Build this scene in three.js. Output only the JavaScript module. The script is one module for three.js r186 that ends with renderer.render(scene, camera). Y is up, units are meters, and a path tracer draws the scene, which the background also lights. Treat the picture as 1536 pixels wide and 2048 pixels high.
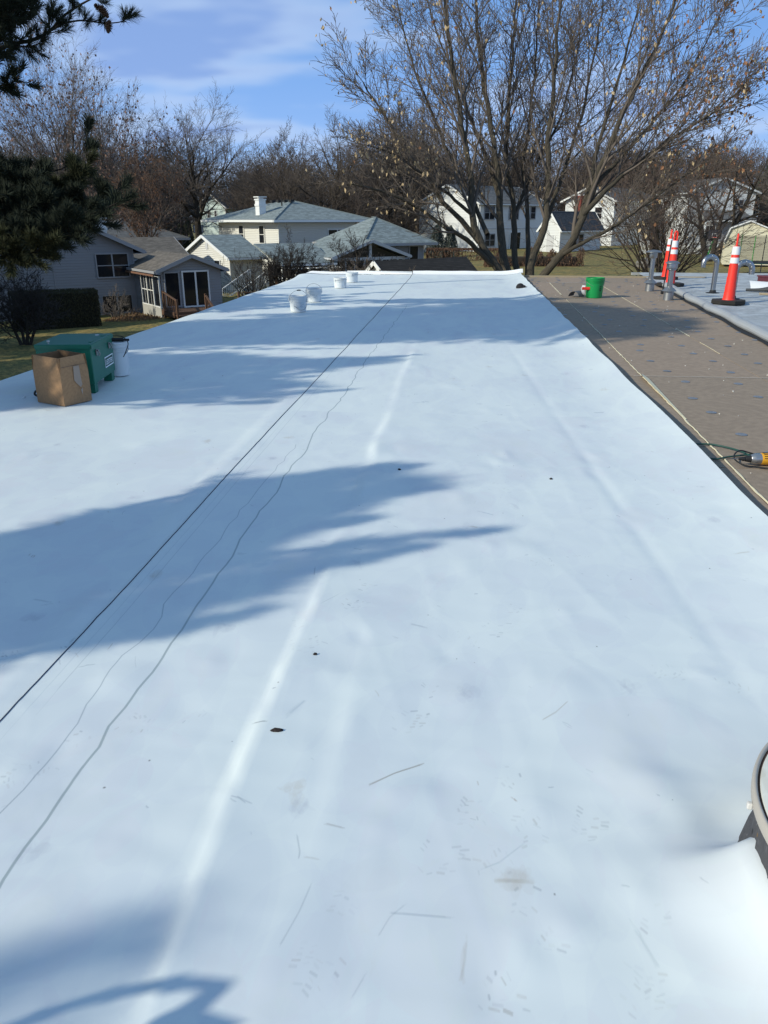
import * as THREE from 'three';
import { mergeGeometries } from 'three/addons/utils/BufferGeometryUtils.js';
import { RoundedBoxGeometry } from 'three/addons/geometries/RoundedBoxGeometry.js';
import { createNoise2D, createNoise3D } from 'simplex-noise';

// ------------------------------------------------------------------ camera, sky, sun, exposure
const scene = new THREE.Scene();
const camera = new THREE.PerspectiveCamera(67.3, 768 / 1024, 0.05, 1500);
const EYE = 1.35, YAW = 0.09751, PITCH = -0.36403;        // eye above the white roof sheet (roof surface is y = 0)
camera.position.set(0, EYE, 0);
camera.rotation.order = 'YXZ';
camera.rotation.set(PITCH, YAW, 0);
scene.add(camera);

function mulberry(a) { return () => { a |= 0; a = a + 0x6D2B79F5 | 0; let t = Math.imul(a ^ a >>> 15, 1 | a); t = t + Math.imul(t ^ t >>> 7, 61 | t) ^ t; return ((t ^ t >>> 14) >>> 0) / 4294967296; }; }
const clamp = (v, a, b) => Math.max(a, Math.min(b, v));
const ss = (a, b, v) => { const t = clamp((v - a) / (b - a), 0, 1); return t * t * (3 - 2 * t); };
const lerp = (a, b, t) => a + (b - a) * t;
const n2 = createNoise2D(mulberry(11)), n3 = createNoise3D(mulberry(12));

const SUN_EL = 28 * Math.PI / 180;
const SUN_H = new THREE.Vector3(-0.838, 0, 0.545).normalize();   // the sun stands to the left and a little behind
const SUN_DIR = SUN_H.clone().multiplyScalar(Math.cos(SUN_EL)); SUN_DIR.y = Math.sin(SUN_EL);

{ // sky: deep blue overhead, pale at the horizon, thin stretched winter cloud
  const W = 2048, H = 1024, data = new Float32Array(W * H * 4);
  for (let j = 0; j < H; j++) {
    const el = ((j + 0.5) / H - 0.5) * Math.PI, y = Math.sin(el), c = Math.cos(el);
    for (let i = 0; i < W; i++) {
      const k = (j * W + i) * 4;
      if (el < -0.02) { data[k] = 0.32; data[k + 1] = 0.33; data[k + 2] = 0.34; data[k + 3] = 1; continue; }
      const az = ((i + 0.5) / W - 0.5) * 2 * Math.PI, x = Math.cos(az) * c, z = Math.sin(az) * c, up = Math.max(y, 0);
      const a = Math.exp(-up * 9.5), b = Math.exp(-up * 3.0);
      let r = lerp(lerp(0.145, 0.13, b), 0.53, a), g = lerp(lerp(0.27, 0.41, b), 0.71, a), bl = lerp(lerp(0.43, 1.10, b), 0.92, a);
      const q = 1 / (up + 0.10), px = x * q, pz = z * q;
      let f = 0.55 * n2(px * 0.42 + 7.3, pz * 0.62 - 1.7) + 0.27 * n2(px * 1.0 + 3, pz * 1.7 + 9) + 0.13 * n2(px * 2.4, pz * 4.4) + 0.07 * n2(px * 5.5, pz * 10);
      const cl = ss(-0.22, 0.55, f + 0.10) * ss(1.2, 0.25, up);
      const thick = ss(0.10, 0.6, f + 0.08 * n2(px * 3, pz * 3));
      const wr = lerp(0.66, 0.30, thick), wg = lerp(0.78, 0.42, thick), wb = lerp(0.97, 0.76, thick);
      const m = cl * 0.57;
      data[k] = lerp(r, wr, m); data[k + 1] = lerp(g, wg, m); data[k + 2] = lerp(bl, wb, m); data[k + 3] = 1;
    }
  }
  const sky = new THREE.DataTexture(data, W, H, THREE.RGBAFormat, THREE.FloatType);
  sky.mapping = THREE.EquirectangularReflectionMapping; sky.magFilter = THREE.LinearFilter; sky.minFilter = THREE.LinearFilter; sky.needsUpdate = true;
  scene.background = sky; scene.environment = sky;
}
const sun = new THREE.DirectionalLight(new THREE.Color(1, 0.965, 0.81), 3.9);
sun.position.copy(SUN_DIR).multiplyScalar(120); sun.castShadow = true;
Object.assign(sun.shadow.camera, { left: -70, right: 70, top: 70, bottom: -70, near: 1, far: 320 });
sun.shadow.mapSize.set(4096, 4096); scene.add(sun); scene.add(sun.target);
const renderer = new THREE.WebGLRenderer({ antialias: true });
renderer.toneMapping = THREE.LinearToneMapping;
renderer.toneMappingExposure = 1.0;
renderer.shadowMap.enabled = true;

// ------------------------------------------------------------------ helpers
const V = (a, b, c) => Array.isArray(a) ? new THREE.Vector3(a[0], a[1], a[2]) : new THREE.Vector3(a, b, c);
const used = {};
function numbered(name) { const n = used[name] = (used[name] ?? -1) + 1; return n ? name + '_' + String(n).padStart(3, '0') : name; }
function tag(o, label, category, group, kind) {
  if (label) o.userData.label = label; if (category) o.userData.category = category;
  if (group) o.userData.group = group; if (kind) o.userData.kind = kind; return o;
}
function thing(name, label, category, pos = [0, 0, 0], turn = 0, group) {
  const o = new THREE.Group(); o.name = numbered(name); o.position.set(...pos); o.rotation.y = turn; scene.add(o);
  return tag(o, label, category, group);
}
function fix(g) {
  if (g.index) g = g.toNonIndexed();
  for (const k of Object.keys(g.attributes)) if (!['position', 'normal', 'uv'].includes(k)) g.deleteAttribute(k);
  if (!g.attributes.normal) g.computeVertexNormals();
  if (!g.attributes.uv) g.setAttribute('uv', new THREE.BufferAttribute(new Float32Array(g.attributes.position.count * 2), 2));
  return g;
}
function join(gs) { gs = [gs].flat(9).map(fix); return gs.length === 1 ? gs[0] : mergeGeometries(gs); }
function mesh(name, gs, mat, parent = scene) {
  const g = gs.isBufferGeometry ? gs : join(gs);
  const m = new THREE.Mesh(g, mat); m.name = parent === scene ? numbered(name) : name; m.castShadow = m.receiveShadow = true; parent.add(m); return m;
}
const stuff = (m) => { m.userData.kind = 'stuff'; return m; };
function structure(name, gs, mat) { const m = mesh(name, gs, mat); m.userData.kind = 'structure'; return m; }
function planarUV(g) { // uv in metres on the dominant plane of each face
  g = fix(g); const p = g.attributes.position, uv = g.attributes.uv, a = V(0, 0, 0), b = V(0, 0, 0), c = V(0, 0, 0);
  for (let i = 0; i < p.count; i += 3) {
    a.fromBufferAttribute(p, i); b.fromBufferAttribute(p, i + 1); c.fromBufferAttribute(p, i + 2);
    const n = b.clone().sub(a).cross(c.clone().sub(a)), x = Math.abs(n.x), y = Math.abs(n.y), z = Math.abs(n.z);
    [a, b, c].forEach((v, k) => y >= x && y >= z ? uv.setXY(i + k, v.x, v.z) : x >= z ? uv.setXY(i + k, v.z, v.y) : uv.setXY(i + k, v.x, v.y));
  }
  return g;
}
const box = (w, h, d, x = 0, y = 0, z = 0, ry = 0) => { const g = new THREE.BoxGeometry(w, h, d); if (ry) g.rotateY(ry); g.translate(x, y, z); return planarUV(g); };
const rbox = (w, h, d, r, x = 0, y = 0, z = 0) => fix(new RoundedBoxGeometry(w, h, d, 2, r)).translate(x, y, z);
function bar(p, q, w, h = w) { // a straight squared bar from p to q
  p = V(p); q = V(q); const d = q.clone().sub(p), g = new THREE.BoxGeometry(w, h, d.length());
  const m = new THREE.Matrix4().lookAt(q, p, Math.abs(d.clone().normalize().y) > 0.99 ? V(0, 0, 1) : V(0, 1, 0)); m.setPosition(p.add(q).multiplyScalar(0.5));
  return fix(g.applyMatrix4(m));
}
const lathe = (prof, seg = 24) => fix(new THREE.LatheGeometry(prof.map(([r, y]) => new THREE.Vector2(r, y)), seg));
function pipe(pts, r, seg = 32, sides = 8, closed = false) { return fix(new THREE.TubeGeometry(new THREE.CatmullRomCurve3(pts.map((p) => V(p)), closed, 'centripetal'), seg, r, sides, closed)); }
const rod = (p, q, r, sides = 8) => fix(new THREE.TubeGeometry(new THREE.LineCurve3(V(p), V(q)), 1, r, sides));
function prism(pts, d, bevel = 0) { // polygon in xy pushed back along -z
  const g = new THREE.ExtrudeGeometry(new THREE.Shape(pts.map(([x, y]) => new THREE.Vector2(x, y))), { depth: d, bevelEnabled: bevel > 0, bevelSize: bevel, bevelThickness: bevel, bevelSegments: 1 });
  return planarUV(g.translate(0, 0, -d));
}
function rawGeo(pos, idx, uv) {
  const g = new THREE.BufferGeometry(); g.setAttribute('position', new THREE.Float32BufferAttribute(pos, 3));
  if (uv) g.setAttribute('uv', new THREE.Float32BufferAttribute(uv, 2)); if (idx) g.setIndex(idx); g.computeVertexNormals(); return g;
}
const C = (r, g, b) => new THREE.Color().setRGB(r, g, b);
const std = (col, rough = 0.8, extra = {}) => new THREE.MeshStandardMaterial({ color: Array.isArray(col) ? C(...col) : new THREE.Color(col), roughness: rough, side: THREE.DoubleSide, ...extra });
function canvasTex(w, h, draw, srgb = true, rep) {
  const c = document.createElement('canvas'); c.width = w; c.height = h; draw(c.getContext('2d'), w, h);
  const t = new THREE.CanvasTexture(c); if (srgb) t.colorSpace = THREE.SRGBColorSpace; t.wrapS = t.wrapT = rep ? THREE.RepeatWrapping : THREE.ClampToEdgeWrapping; if (rep) t.repeat.set(rep[0], rep[1]); t.anisotropy = 8; return t;
}
function noiseTex(n, rep, fn, srgb = true) { // fn(u, v) on the unit square, periodic noise is up to fn
  const d = new Uint8Array(n * n * 4);
  for (let j = 0; j < n; j++) for (let i = 0; i < n; i++) { const v = fn(i / n, j / n, i, j), k = (j * n + i) * 4; d[k] = clamp(v[0], 0, 255); d[k + 1] = clamp(v[1], 0, 255); d[k + 2] = clamp(v[2], 0, 255); d[k + 3] = 255; }
  const t = new THREE.DataTexture(d, n, n); t.magFilter = THREE.LinearFilter; t.minFilter = THREE.LinearFilter; t.wrapS = t.wrapT = THREE.RepeatWrapping; t.repeat.set(rep[0], rep[1]); if (srgb) t.colorSpace = THREE.SRGBColorSpace; t.needsUpdate = true; return t;
}
const tp = 2 * Math.PI;
const loopN = (u, v, f, s = 0) => n3(Math.cos(u * tp) * f + s, Math.sin(u * tp) * f + Math.cos(v * tp) * f * 0.97, Math.sin(v * tp) * f + s * 1.7); // tiles both ways

// ground height: the neighbourhood rises away from the building and to the right
const ground = (x, z) => -3.8 + 1.7 * ss(25, 55, -z) * ss(-24, 4, x) + 0.35 * ss(60, 120, -z) + 0.10 * n2(x * 0.05, z * 0.05) * ss(10, 40, -z);

// ------------------------------------------------------------------ materials
const rndT = mulberry(5);
const T = {
  shingle: noiseTex(512, [0.5, 0.5], (u, v, i, j) => {
    const row = Math.floor(v * 14), off = (row * 37 % 11) / 11, tab = Math.floor((u + off) * 7) % 7, h = Math.abs(Math.sin(row * 127.1 + tab * 311.7) * 43758.5453) % 1;
    const edge = (v * 14) % 1 < 0.16 ? 0.66 : 1, w = (200 + 50 * h + 40 * (rndT() - 0.5)) * edge; return [w, w, w];
  }),
  bark: noiseTex(256, [3, 1], (u, v) => { const w = 175 + 50 * loopN(u, v * 0.25, 3) + 40 * (rndT() - 0.5); return [w, w * 0.97, w * 0.93]; }),
  grain: noiseTex(256, [1, 1], () => { const w = 205 + 50 * (rndT() - 0.5); return [w, w, w]; }),
};
T.barkBump = T.bark;
const M = {
  white: std([0.74, 0.75, 0.74], 0.6), cream: std([0.70, 0.68, 0.62], 0.7), greyBlue: std([0.30, 0.30, 0.31], 0.7), mint: std([0.62, 0.72, 0.68], 0.7), ltGrey: std([0.52, 0.53, 0.54], 0.7),
  trim: std([0.55, 0.55, 0.55], 0.6), whiteTrim: std([0.78, 0.78, 0.76], 0.5), greyTrim: std([0.33, 0.33, 0.34], 0.6),
  glass: new THREE.MeshPhysicalMaterial({ color: C(0.012, 0.014, 0.018), roughness: 0.06, metalness: 0, specularIntensity: 0.8, side: THREE.DoubleSide }),
  shBrown: std([0.20, 0.17, 0.14], 0.95, { map: T.shingle }), shGrey: std([0.30, 0.35, 0.35], 0.95, { map: T.shingle }), shDark: std([0.085, 0.09, 0.10], 0.95, { map: T.shingle }), shMid: std([0.17, 0.17, 0.17], 0.95, { map: T.shingle }),
  brick: std([0.30, 0.07, 0.05], 0.9, { map: T.grain }), whiteBrick: std([0.62, 0.60, 0.55], 0.9, { map: T.grain }),
  deckWood: std([0.20, 0.105, 0.062], 0.85, { map: T.grain }), lumber: std([0.62, 0.50, 0.33], 0.8, { map: T.grain }),
  bark: std([0.115, 0.098, 0.078], 0.95, { map: T.bark, bumpMap: T.barkBump, bumpScale: 0.012 }), barkMossy: std([0.19, 0.168, 0.13], 0.95, { map: T.bark, bumpMap: T.barkBump, bumpScale: 0.02 }), barkPale: std([0.24, 0.22, 0.20], 0.95, { map: T.bark }),
  twig: std([0.135, 0.108, 0.088], 0.95), twigPale: std([0.17, 0.145, 0.13], 0.95), twigRed: std([0.135, 0.095, 0.076], 0.95), twigDark: std([0.045, 0.038, 0.034], 0.95),
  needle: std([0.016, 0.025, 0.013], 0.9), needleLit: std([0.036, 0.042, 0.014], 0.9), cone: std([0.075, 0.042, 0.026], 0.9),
  leafTan: std([0.50, 0.37, 0.21], 0.8), leafBrown: std([0.27, 0.13, 0.065], 0.85), leafRust: std([0.15, 0.075, 0.042], 0.9), leafRed: std([0.24, 0.14, 0.105], 0.9),
  galv: std([0.40, 0.41, 0.42], 0.30, { metalness: 1 }), galvDull: std([0.30, 0.305, 0.31], 0.45, { metalness: 0.8 }),
  black: std([0.014, 0.014, 0.015], 0.7), rubber: std([0.022, 0.020, 0.018], 0.9), orange: std([0.92, 0.042, 0.022], 0.5), orangeRim: std([0.90, 0.042, 0.024], 0.5), band: std([0.80, 0.80, 0.80], 0.45),
  green: std([0.006, 0.30, 0.075], 0.4), pail: std([0.70, 0.73, 0.74], 0.42), chest: std([0.005, 0.145, 0.088], 0.42), wire: std([0.28, 0.28, 0.28], 0.4, { metalness: 0.8 }),
  yellow: std([0.75, 0.36, 0.02], 0.45), hose: std([0.02, 0.075, 0.06], 0.55),
};

// ------------------------------------------------------------------ ground
{
  const ax = (a, b, n) => Array.from({ length: n + 1 }, (_, i) => lerp(a, b, i / n));
  const xs = [...ax(-700, -120, 8), ...ax(-110, 110, 110), ...ax(120, 700, 8)], zs = [...ax(300, 20, 8), ...ax(16, -150, 100), ...ax(-180, -1200, 10)];
  const pos = [], uv = [], idx = [];
  zs.forEach((z) => xs.forEach((x) => { pos.push(x, ground(x, z), z); uv.push(x, z); }));
  for (let j = 0; j < zs.length - 1; j++) for (let i = 0; i < xs.length - 1; i++) { const a = j * xs.length + i, b = a + xs.length; idx.push(a, a + 1, b, a + 1, b + 1, b); }
  const r = mulberry(3);
  const grassT = noiseTex(1024, [1 / 14, 1 / 14], (u, v) => {
    const a = loopN(u, v, 1.6), b = loopN(u, v, 7, 3), c = loopN(u, v, 22, 5), w = 1 + 0.14 * b + 0.16 * c + 0.30 * (r() - 0.5), t = clamp(0.5 + 0.55 * a + 0.35 * b, 0, 1);
    if (r() < 0.012) return [200, 165, 120];
    return [lerp(112, 150, t) * w, lerp(108, 126, t) * w, lerp(56, 66, t) * w];
  });
  structure('ground', rawGeo(pos, idx, uv), std([0.80, 0.80, 0.80], 1, { map: grassT, bumpMap: grassT, bumpScale: 0.03 }));
}

// ------------------------------------------------------------------ the flat roof we stand on
const NEAR = 3.5, FAR = -20.0, LEFT = -4.07, SEAM = -1.26, RIGHT = 1.42, DX = 1.02, DZ = -1.25, DR = 0.385;   // D..: the round vent drum
structure('building', [box(13.4, 3.7, 24.6, 2.62, -1.87, -8.3)], std([0.42, 0.38, 0.33], 0.9));
const DENTS = []; { const r = mulberry(88); for (let i = 0; i < 210; i++) DENTS.push([-2.6 + 4.0 * r(), -0.9 - 8.5 * r() * r() - 0.6 * r(), 0.025 + 0.05 * r(), 0.03 + 0.06 * r(), (r() < 0.6 ? 1 : -1) * (0.0018 + 0.0055 * r() * r())]); }
{ // height of the loose white sheet above the boards
  const far = (v, w) => Math.exp(-(v * v) / (w * w));
  const step = (t, w, fall) => t < -w ? 0 : ss(-w, w, t) * Math.exp(-Math.max(0, t - w) / fall);
  globalThis.sheetH = (x, z) => {
    let h = 0.016;
    h += 0.0050 * n2(x * 0.8 + 3, z * 0.55) + 0.0009 * n2(x * 2.9, z * 2.3 + 8) * ss(-9, -2, z) + 0.00035 * n2(x * 6.5 + 5, z * 5.2) + 0.0016 * Math.pow(Math.max(0, n2(x * 1.7 + 1, z * 1.5)), 3) + 0.0011 * Math.pow(1 - Math.abs(n2(x * 2.2 + 4, z * 0.7 + 2)), 12);
    // long folds that run with the sheet
    const f1 = x + 0.525 + 0.012 * Math.sin(z * 3.1) + 0.006 * n2(z * 5, 2);
    h += step(f1, 0.018 + 0.007 * n2(z * 3.3, 8), 0.20) * 0.0155 * (ss(-0.8, -1.0, z) * ss(-2.95, -2.7, z) * (0.85 + 0.35 * n2(z * 1.9, 4)));
    h += step(x + 0.515 + 0.02 * n2(z * 0.9, 7), 0.034, 0.22) * 0.0200 * (ss(-2.8, -3.0, z) * ss(-9.5, -7.5, z) * clamp(0.62 + 0.75 * n2(z * 1.25, 5), 0.1, 1));
    h += step(x + 1.365 + 0.01 * n2(z, 1), 0.022, 0.14) * 0.0085 * (ss(-2.6, -3.1, z) * ss(-7.5, -5, z) + 0.8 * ss(-1.2, -1.5, z) * ss(-2.9, -2.4, z));
    h += step(x + 0.30, 0.03, 0.2) * 0.0035 * ss(-1.0, -1.4, z) * ss(-2.5, -2, z);
    h += step(x + 3.3, 0.03, 0.2) * 0.0035 * ss(-14, -5, z) * ss(-3, -4, z);
    h += 0.0007 * n2(x * 2.6, z * 11) * ss(-12, -3, z);
    for (const q of DENTS) { const ex = (x - q[0]) / q[2], ez = (z - q[1]) / q[3], e2 = ex * ex + ez * ez; if (e2 < 6) h += q[4] * Math.exp(-e2); }
    const fx = 0.52 + 0.055 * (z + 9), cr = x - fx; // a slanting crease in the right half
    h -= 0.0085 * far(cr, 0.032) * ss(-1.4, -2.2, z) * ss(-10, -7, z) * (0.6 + 0.5 * n2(z * 0.8, 3));
    for (const [dx, dz, a, w] of [[0.36, -2.02, 0.008, 0.09], [0.05, -1.95, 0.006, 0.07], [-0.99, -1.95, 0.006, 0.07], [0.5, -1.6, 0.010, 0.10], [-0.55, -1.35, 0.007, 0.09], [-0.2, -2.4, 0.004, 0.1], [0.3, -3.1, 0.006, 0.08], [0.55, -1.25, 0.008, 0.08]])
      h += a * far(x - dx, w) * far(z - dz, w * 1.15);
    // right edge curls up
    const e = clamp((x - 0.88) / (RIGHT - 0.88), 0, 1), ee = e * e;
    h += ee * 0.070 * (1 + 0.14 * n2(z * 0.5, 9)) * ss(-0.6, -2.6, z) + ee * 0.005 * Math.sin(z * 7.5 + 1.5 * n2(z, 3)) * ss(-7.5, -10, z);
    // drapes up against the round drum; in front a tongue of it leans on the side
    const d = Math.hypot(x - DX, z - DZ) - DR, tongue = ss(-1.43, -1.33, z);
    h += 0.11 * Math.exp(-Math.max(0, d) / 0.085) * tongue + 0.018 * Math.exp(-Math.max(0, d) / 0.10) * (1 - tongue);
    h -= 0.020 * far(d - 0.05, 0.06) * far(z + 1.50, 0.07);
    // the left-hand side sinks over the roof edge, the far end rises a little
    if (x < LEFT + 0.22) h -= 0.6 * Math.pow((LEFT + 0.22 - x), 1.5) * 0.35;
    h += 0.03 * ss(-19.2, -20, z) + 0.10 * ss(-18, -20, z) * ss(-3.4, -4.0, x) * 0.2;
    return h;
  };
}
const sheetH = globalThis.sheetH;
function axisZ(z0, z1) { const a = []; let z = z0; while (z > z1) { a.push(z); z -= z > -0.5 ? 0.06 : clamp(0.012 * Math.abs(z), 0.02, 0.09); } a.push(z1); return a; }
function sheetGeo(x0, x1, dx, z0, z1, lift, hole) {
  const nx = Math.round((x1 - x0) / dx), zs = axisZ(z0, z1), pos = [], uv = [], idx = [];
  for (const z of zs) for (let i = 0; i <= nx; i++) { const x = lerp(x0, x1, i / nx); pos.push(x, sheetH(x, z) + lift, z); uv.push(x, z); }
  for (let j = 0; j < zs.length - 1; j++) for (let i = 0; i < nx; i++) {
    const a = j * (nx + 1) + i, b = a + nx + 1;
    if (hole && hole(lerp(x0, x1, (i + 0.5) / nx), (zs[j] + zs[j + 1]) / 2)) continue;
    idx.push(a, a + 1, b, a + 1, b + 1, b);
  }
  return rawGeo(pos, idx, uv);
}
// dirt, scuffs and boot prints of the sheet, drawn in metres
function dirtTex(W, H, x0, x1, z0, z1, seed, marks, dens) {
  return canvasTex(W, H, (g) => {
    const r = mulberry(seed), sx = W / (x1 - x0), sz = H / (z0 - z1), X = (x) => (x - x0) * sx, Z = (z) => (z0 - z) * sz;
    g.fillStyle = 'rgb(236,238,238)'; g.fillRect(0, 0, W, H);
    for (let i = 0; i < 1400 * dens; i++) { // faint mottling
      const x = r() * W, y = r() * H, s = (0.05 + 0.3 * r() * r()) * sx, d = r() < 0.5; g.globalAlpha = 0.022; g.fillStyle = d ? 'rgb(170,178,186)' : 'rgb(255,255,255)';
      g.beginPath(); g.ellipse(x, y, s, s * (0.6 + r()) * sz / sx, r() * 3, 0, 7); g.fill();
    }
    g.lineCap = 'round';
    const line = (pts, w, col, a) => { if (w > 0.0055 && pts.length < 9) { w *= 0.5; a *= 0.6; } else if (pts.length < 9) { w *= 0.7; a *= 0.85; } g.strokeStyle = col; const short = pts.length < 9; for (let k = 0; k < (short ? 4 : 1); k++) { g.globalAlpha = short ? a * (0.25 + 0.6 * r()) : a; g.lineWidth = Math.max(0.6, w * sx * (short ? 0.25 + 0.3 * r() : 1)); const j = () => short ? (r() - 0.5) * w * 1.6 : 0, t0 = short ? 0.25 * r() : 0, t1 = short ? 0.25 * r() : 0; g.beginPath(); pts.forEach(([x, z], i) => { if (i === 0) { x = lerp(x, pts[1][0], t0); z = lerp(z, pts[1][1], t0); } else if (i === pts.length - 1) { x = lerp(x, pts[i - 1][0], t1); z = lerp(z, pts[i - 1][1], t1); } x += j(); z += j(); i ? g.lineTo(X(x), Z(z)) : g.moveTo(X(x), Z(z)); }); g.stroke(); } };
    for (let i = 0; i < 130 * dens; i++) { // scuffs in small groups of near-parallel hairlines
      const x = lerp(x0, x1, r()), z = lerp(z0, z1, r()), n = 1 + Math.floor(4 * r() * r()), a = r() < 0.65 ? 0.25 + r() * 0.9 : r() * 3.14, l0 = 0.012 + 0.07 * r() * r() * r(), col = r() < 0.25 ? 'rgb(125,100,78)' : 'rgb(86,96,110)', al = 0.12 + 0.5 * r() * r();
      for (let k = 0; k < n; k++) { const b = a + 0.25 * (r() - 0.5), l = l0 * (0.5 + r()), px = x + 0.03 * (r() - 0.5), pz = z + 0.02 * (r() - 0.5), c = 0.25 * (r() - 0.5); line([[px, pz], [px + Math.cos(b) * l * 0.5 - Math.sin(b) * l * c, pz + Math.sin(b) * l * 0.5 + Math.cos(b) * l * c], [px + Math.cos(b) * l, pz + Math.sin(b) * l]], 0.0012 + 0.0024 * r() * r(), col, al); }
    }
    for (let i = 0; i < 12 * dens; i++) { // wide pale rubs
      const x = lerp(x0, x1, r()), z = lerp(z0, z1, r()), a = r() * 6.3, l = 0.03 + 0.08 * r(); g.strokeStyle = r() < 0.5 ? 'rgb(150,158,168)' : 'rgb(176,164,150)'; for (let k = 0; k < 5; k++) { g.globalAlpha = 0.05 + 0.05 * r(); g.lineWidth = (0.002 + 0.006 * r()) * sx; const b = a + 0.12 * (r() - 0.5), q = l * (0.5 + 0.5 * r()); g.beginPath(); g.moveTo(X(x + 0.01 * r()), Z(z + 0.01 * r())); g.quadraticCurveTo(X(x + Math.cos(b) * q * 0.5 + 0.02 * (r() - 0.5)), Z(z + Math.sin(b) * q * 0.5), X(x + Math.cos(b) * q), Z(z + Math.sin(b) * q)); g.stroke(); }
    }
    for (let i = 0; i < 60 * dens; i++) { const x = lerp(x0, x1, r()), z = lerp(z0, z1, r()); g.globalAlpha = 0.6; g.fillStyle = 'rgb(50,46,44)'; g.beginPath(); g.ellipse(X(x), Z(z), 0.0025 * sx * (0.4 + r()), 0.0025 * sz * (0.4 + r()), 0, 0, 7); g.fill(); }
    for (let i = 0; i < 22 * dens; i++) { // soft smudges
      const x = lerp(x0, x1, r()), z = lerp(z0, z1, r()); g.fillStyle = r() < 0.4 ? 'rgb(170,150,130)' : 'rgb(140,150,162)';
      for (let k = 0; k < 12; k++) { g.globalAlpha = 0.05; g.beginPath(); g.ellipse(X(x + 0.05 * (r() - 0.5)), Z(z + 0.05 * (r() - 0.5)), 0.035 * sx * r(), 0.03 * sz * r(), r() * 3, 0, 7); g.fill(); }
    }
    const boot = (x, z, a, al) => { // tread print
      g.lineCap = 'butt'; const side = r() < 0.5 ? 1 : -1, part = r() < 0.4 ? 0.0 : -0.15;
      for (let row = -10; row <= 9; row++) for (let c = -2; c <= 2; c++) {
        const v = row / 20, u = c / 5 + 0.02 * (r() - 0.5), wd = (v > 0.05 ? 0.5 * Math.sqrt(Math.max(0, 1 - Math.pow((v - 0.2) / 0.32, 2))) : 0.34 * Math.sqrt(Math.max(0, 1 - Math.pow((v + 0.32) / 0.2, 2)))); if (Math.abs(u) > wd || v < part - 0.4 || r() < 0.42) continue;
        const P = (p, q) => { const px = p * 0.105, pz = q * 0.28; return [x + px * Math.cos(a) - pz * Math.sin(a), z + px * Math.sin(a) + pz * Math.cos(a)]; }, k = side * (c < 0 ? 0.025 : -0.025);
        const fade = 0.5 + 0.9 * n2(u * 2 + x * 7, v * 3 + z * 7); if (fade < 0.25) continue; g.globalAlpha = clamp(al * 0.62 * fade * (0.2 + 0.8 * r()), 0, 0.35); g.strokeStyle = r() < 0.3 ? 'rgb(140,130,122)' : 'rgb(118,122,130)'; g.lineWidth = Math.max(0.7, 0.0036 * sx * (0.4 + 1.1 * r())); const w2 = 0.03 + 0.06 * r(), A = P(u - w2, v - k * r()), B = P(u + w2, v + k * r()); g.beginPath(); g.moveTo(X(A[0]), Z(A[1])); g.lineTo(X(B[0]), Z(B[1])); g.stroke();
      }
      g.lineCap = 'round';
    };
    for (let i = 0; i < 14 * dens; i++) boot(lerp(x0, x1, r()), lerp(z0, z1, r()), r() * 6.3, 0.12 + 0.22 * r());
    for (const m of marks) m[0] === 'boot' ? boot(m[1], m[2], m[3], m[4]) : line(m[1], m[2], m[3], m[4]);
    g.globalAlpha = 1;
  });
}
const RW = mulberry(77);
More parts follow.
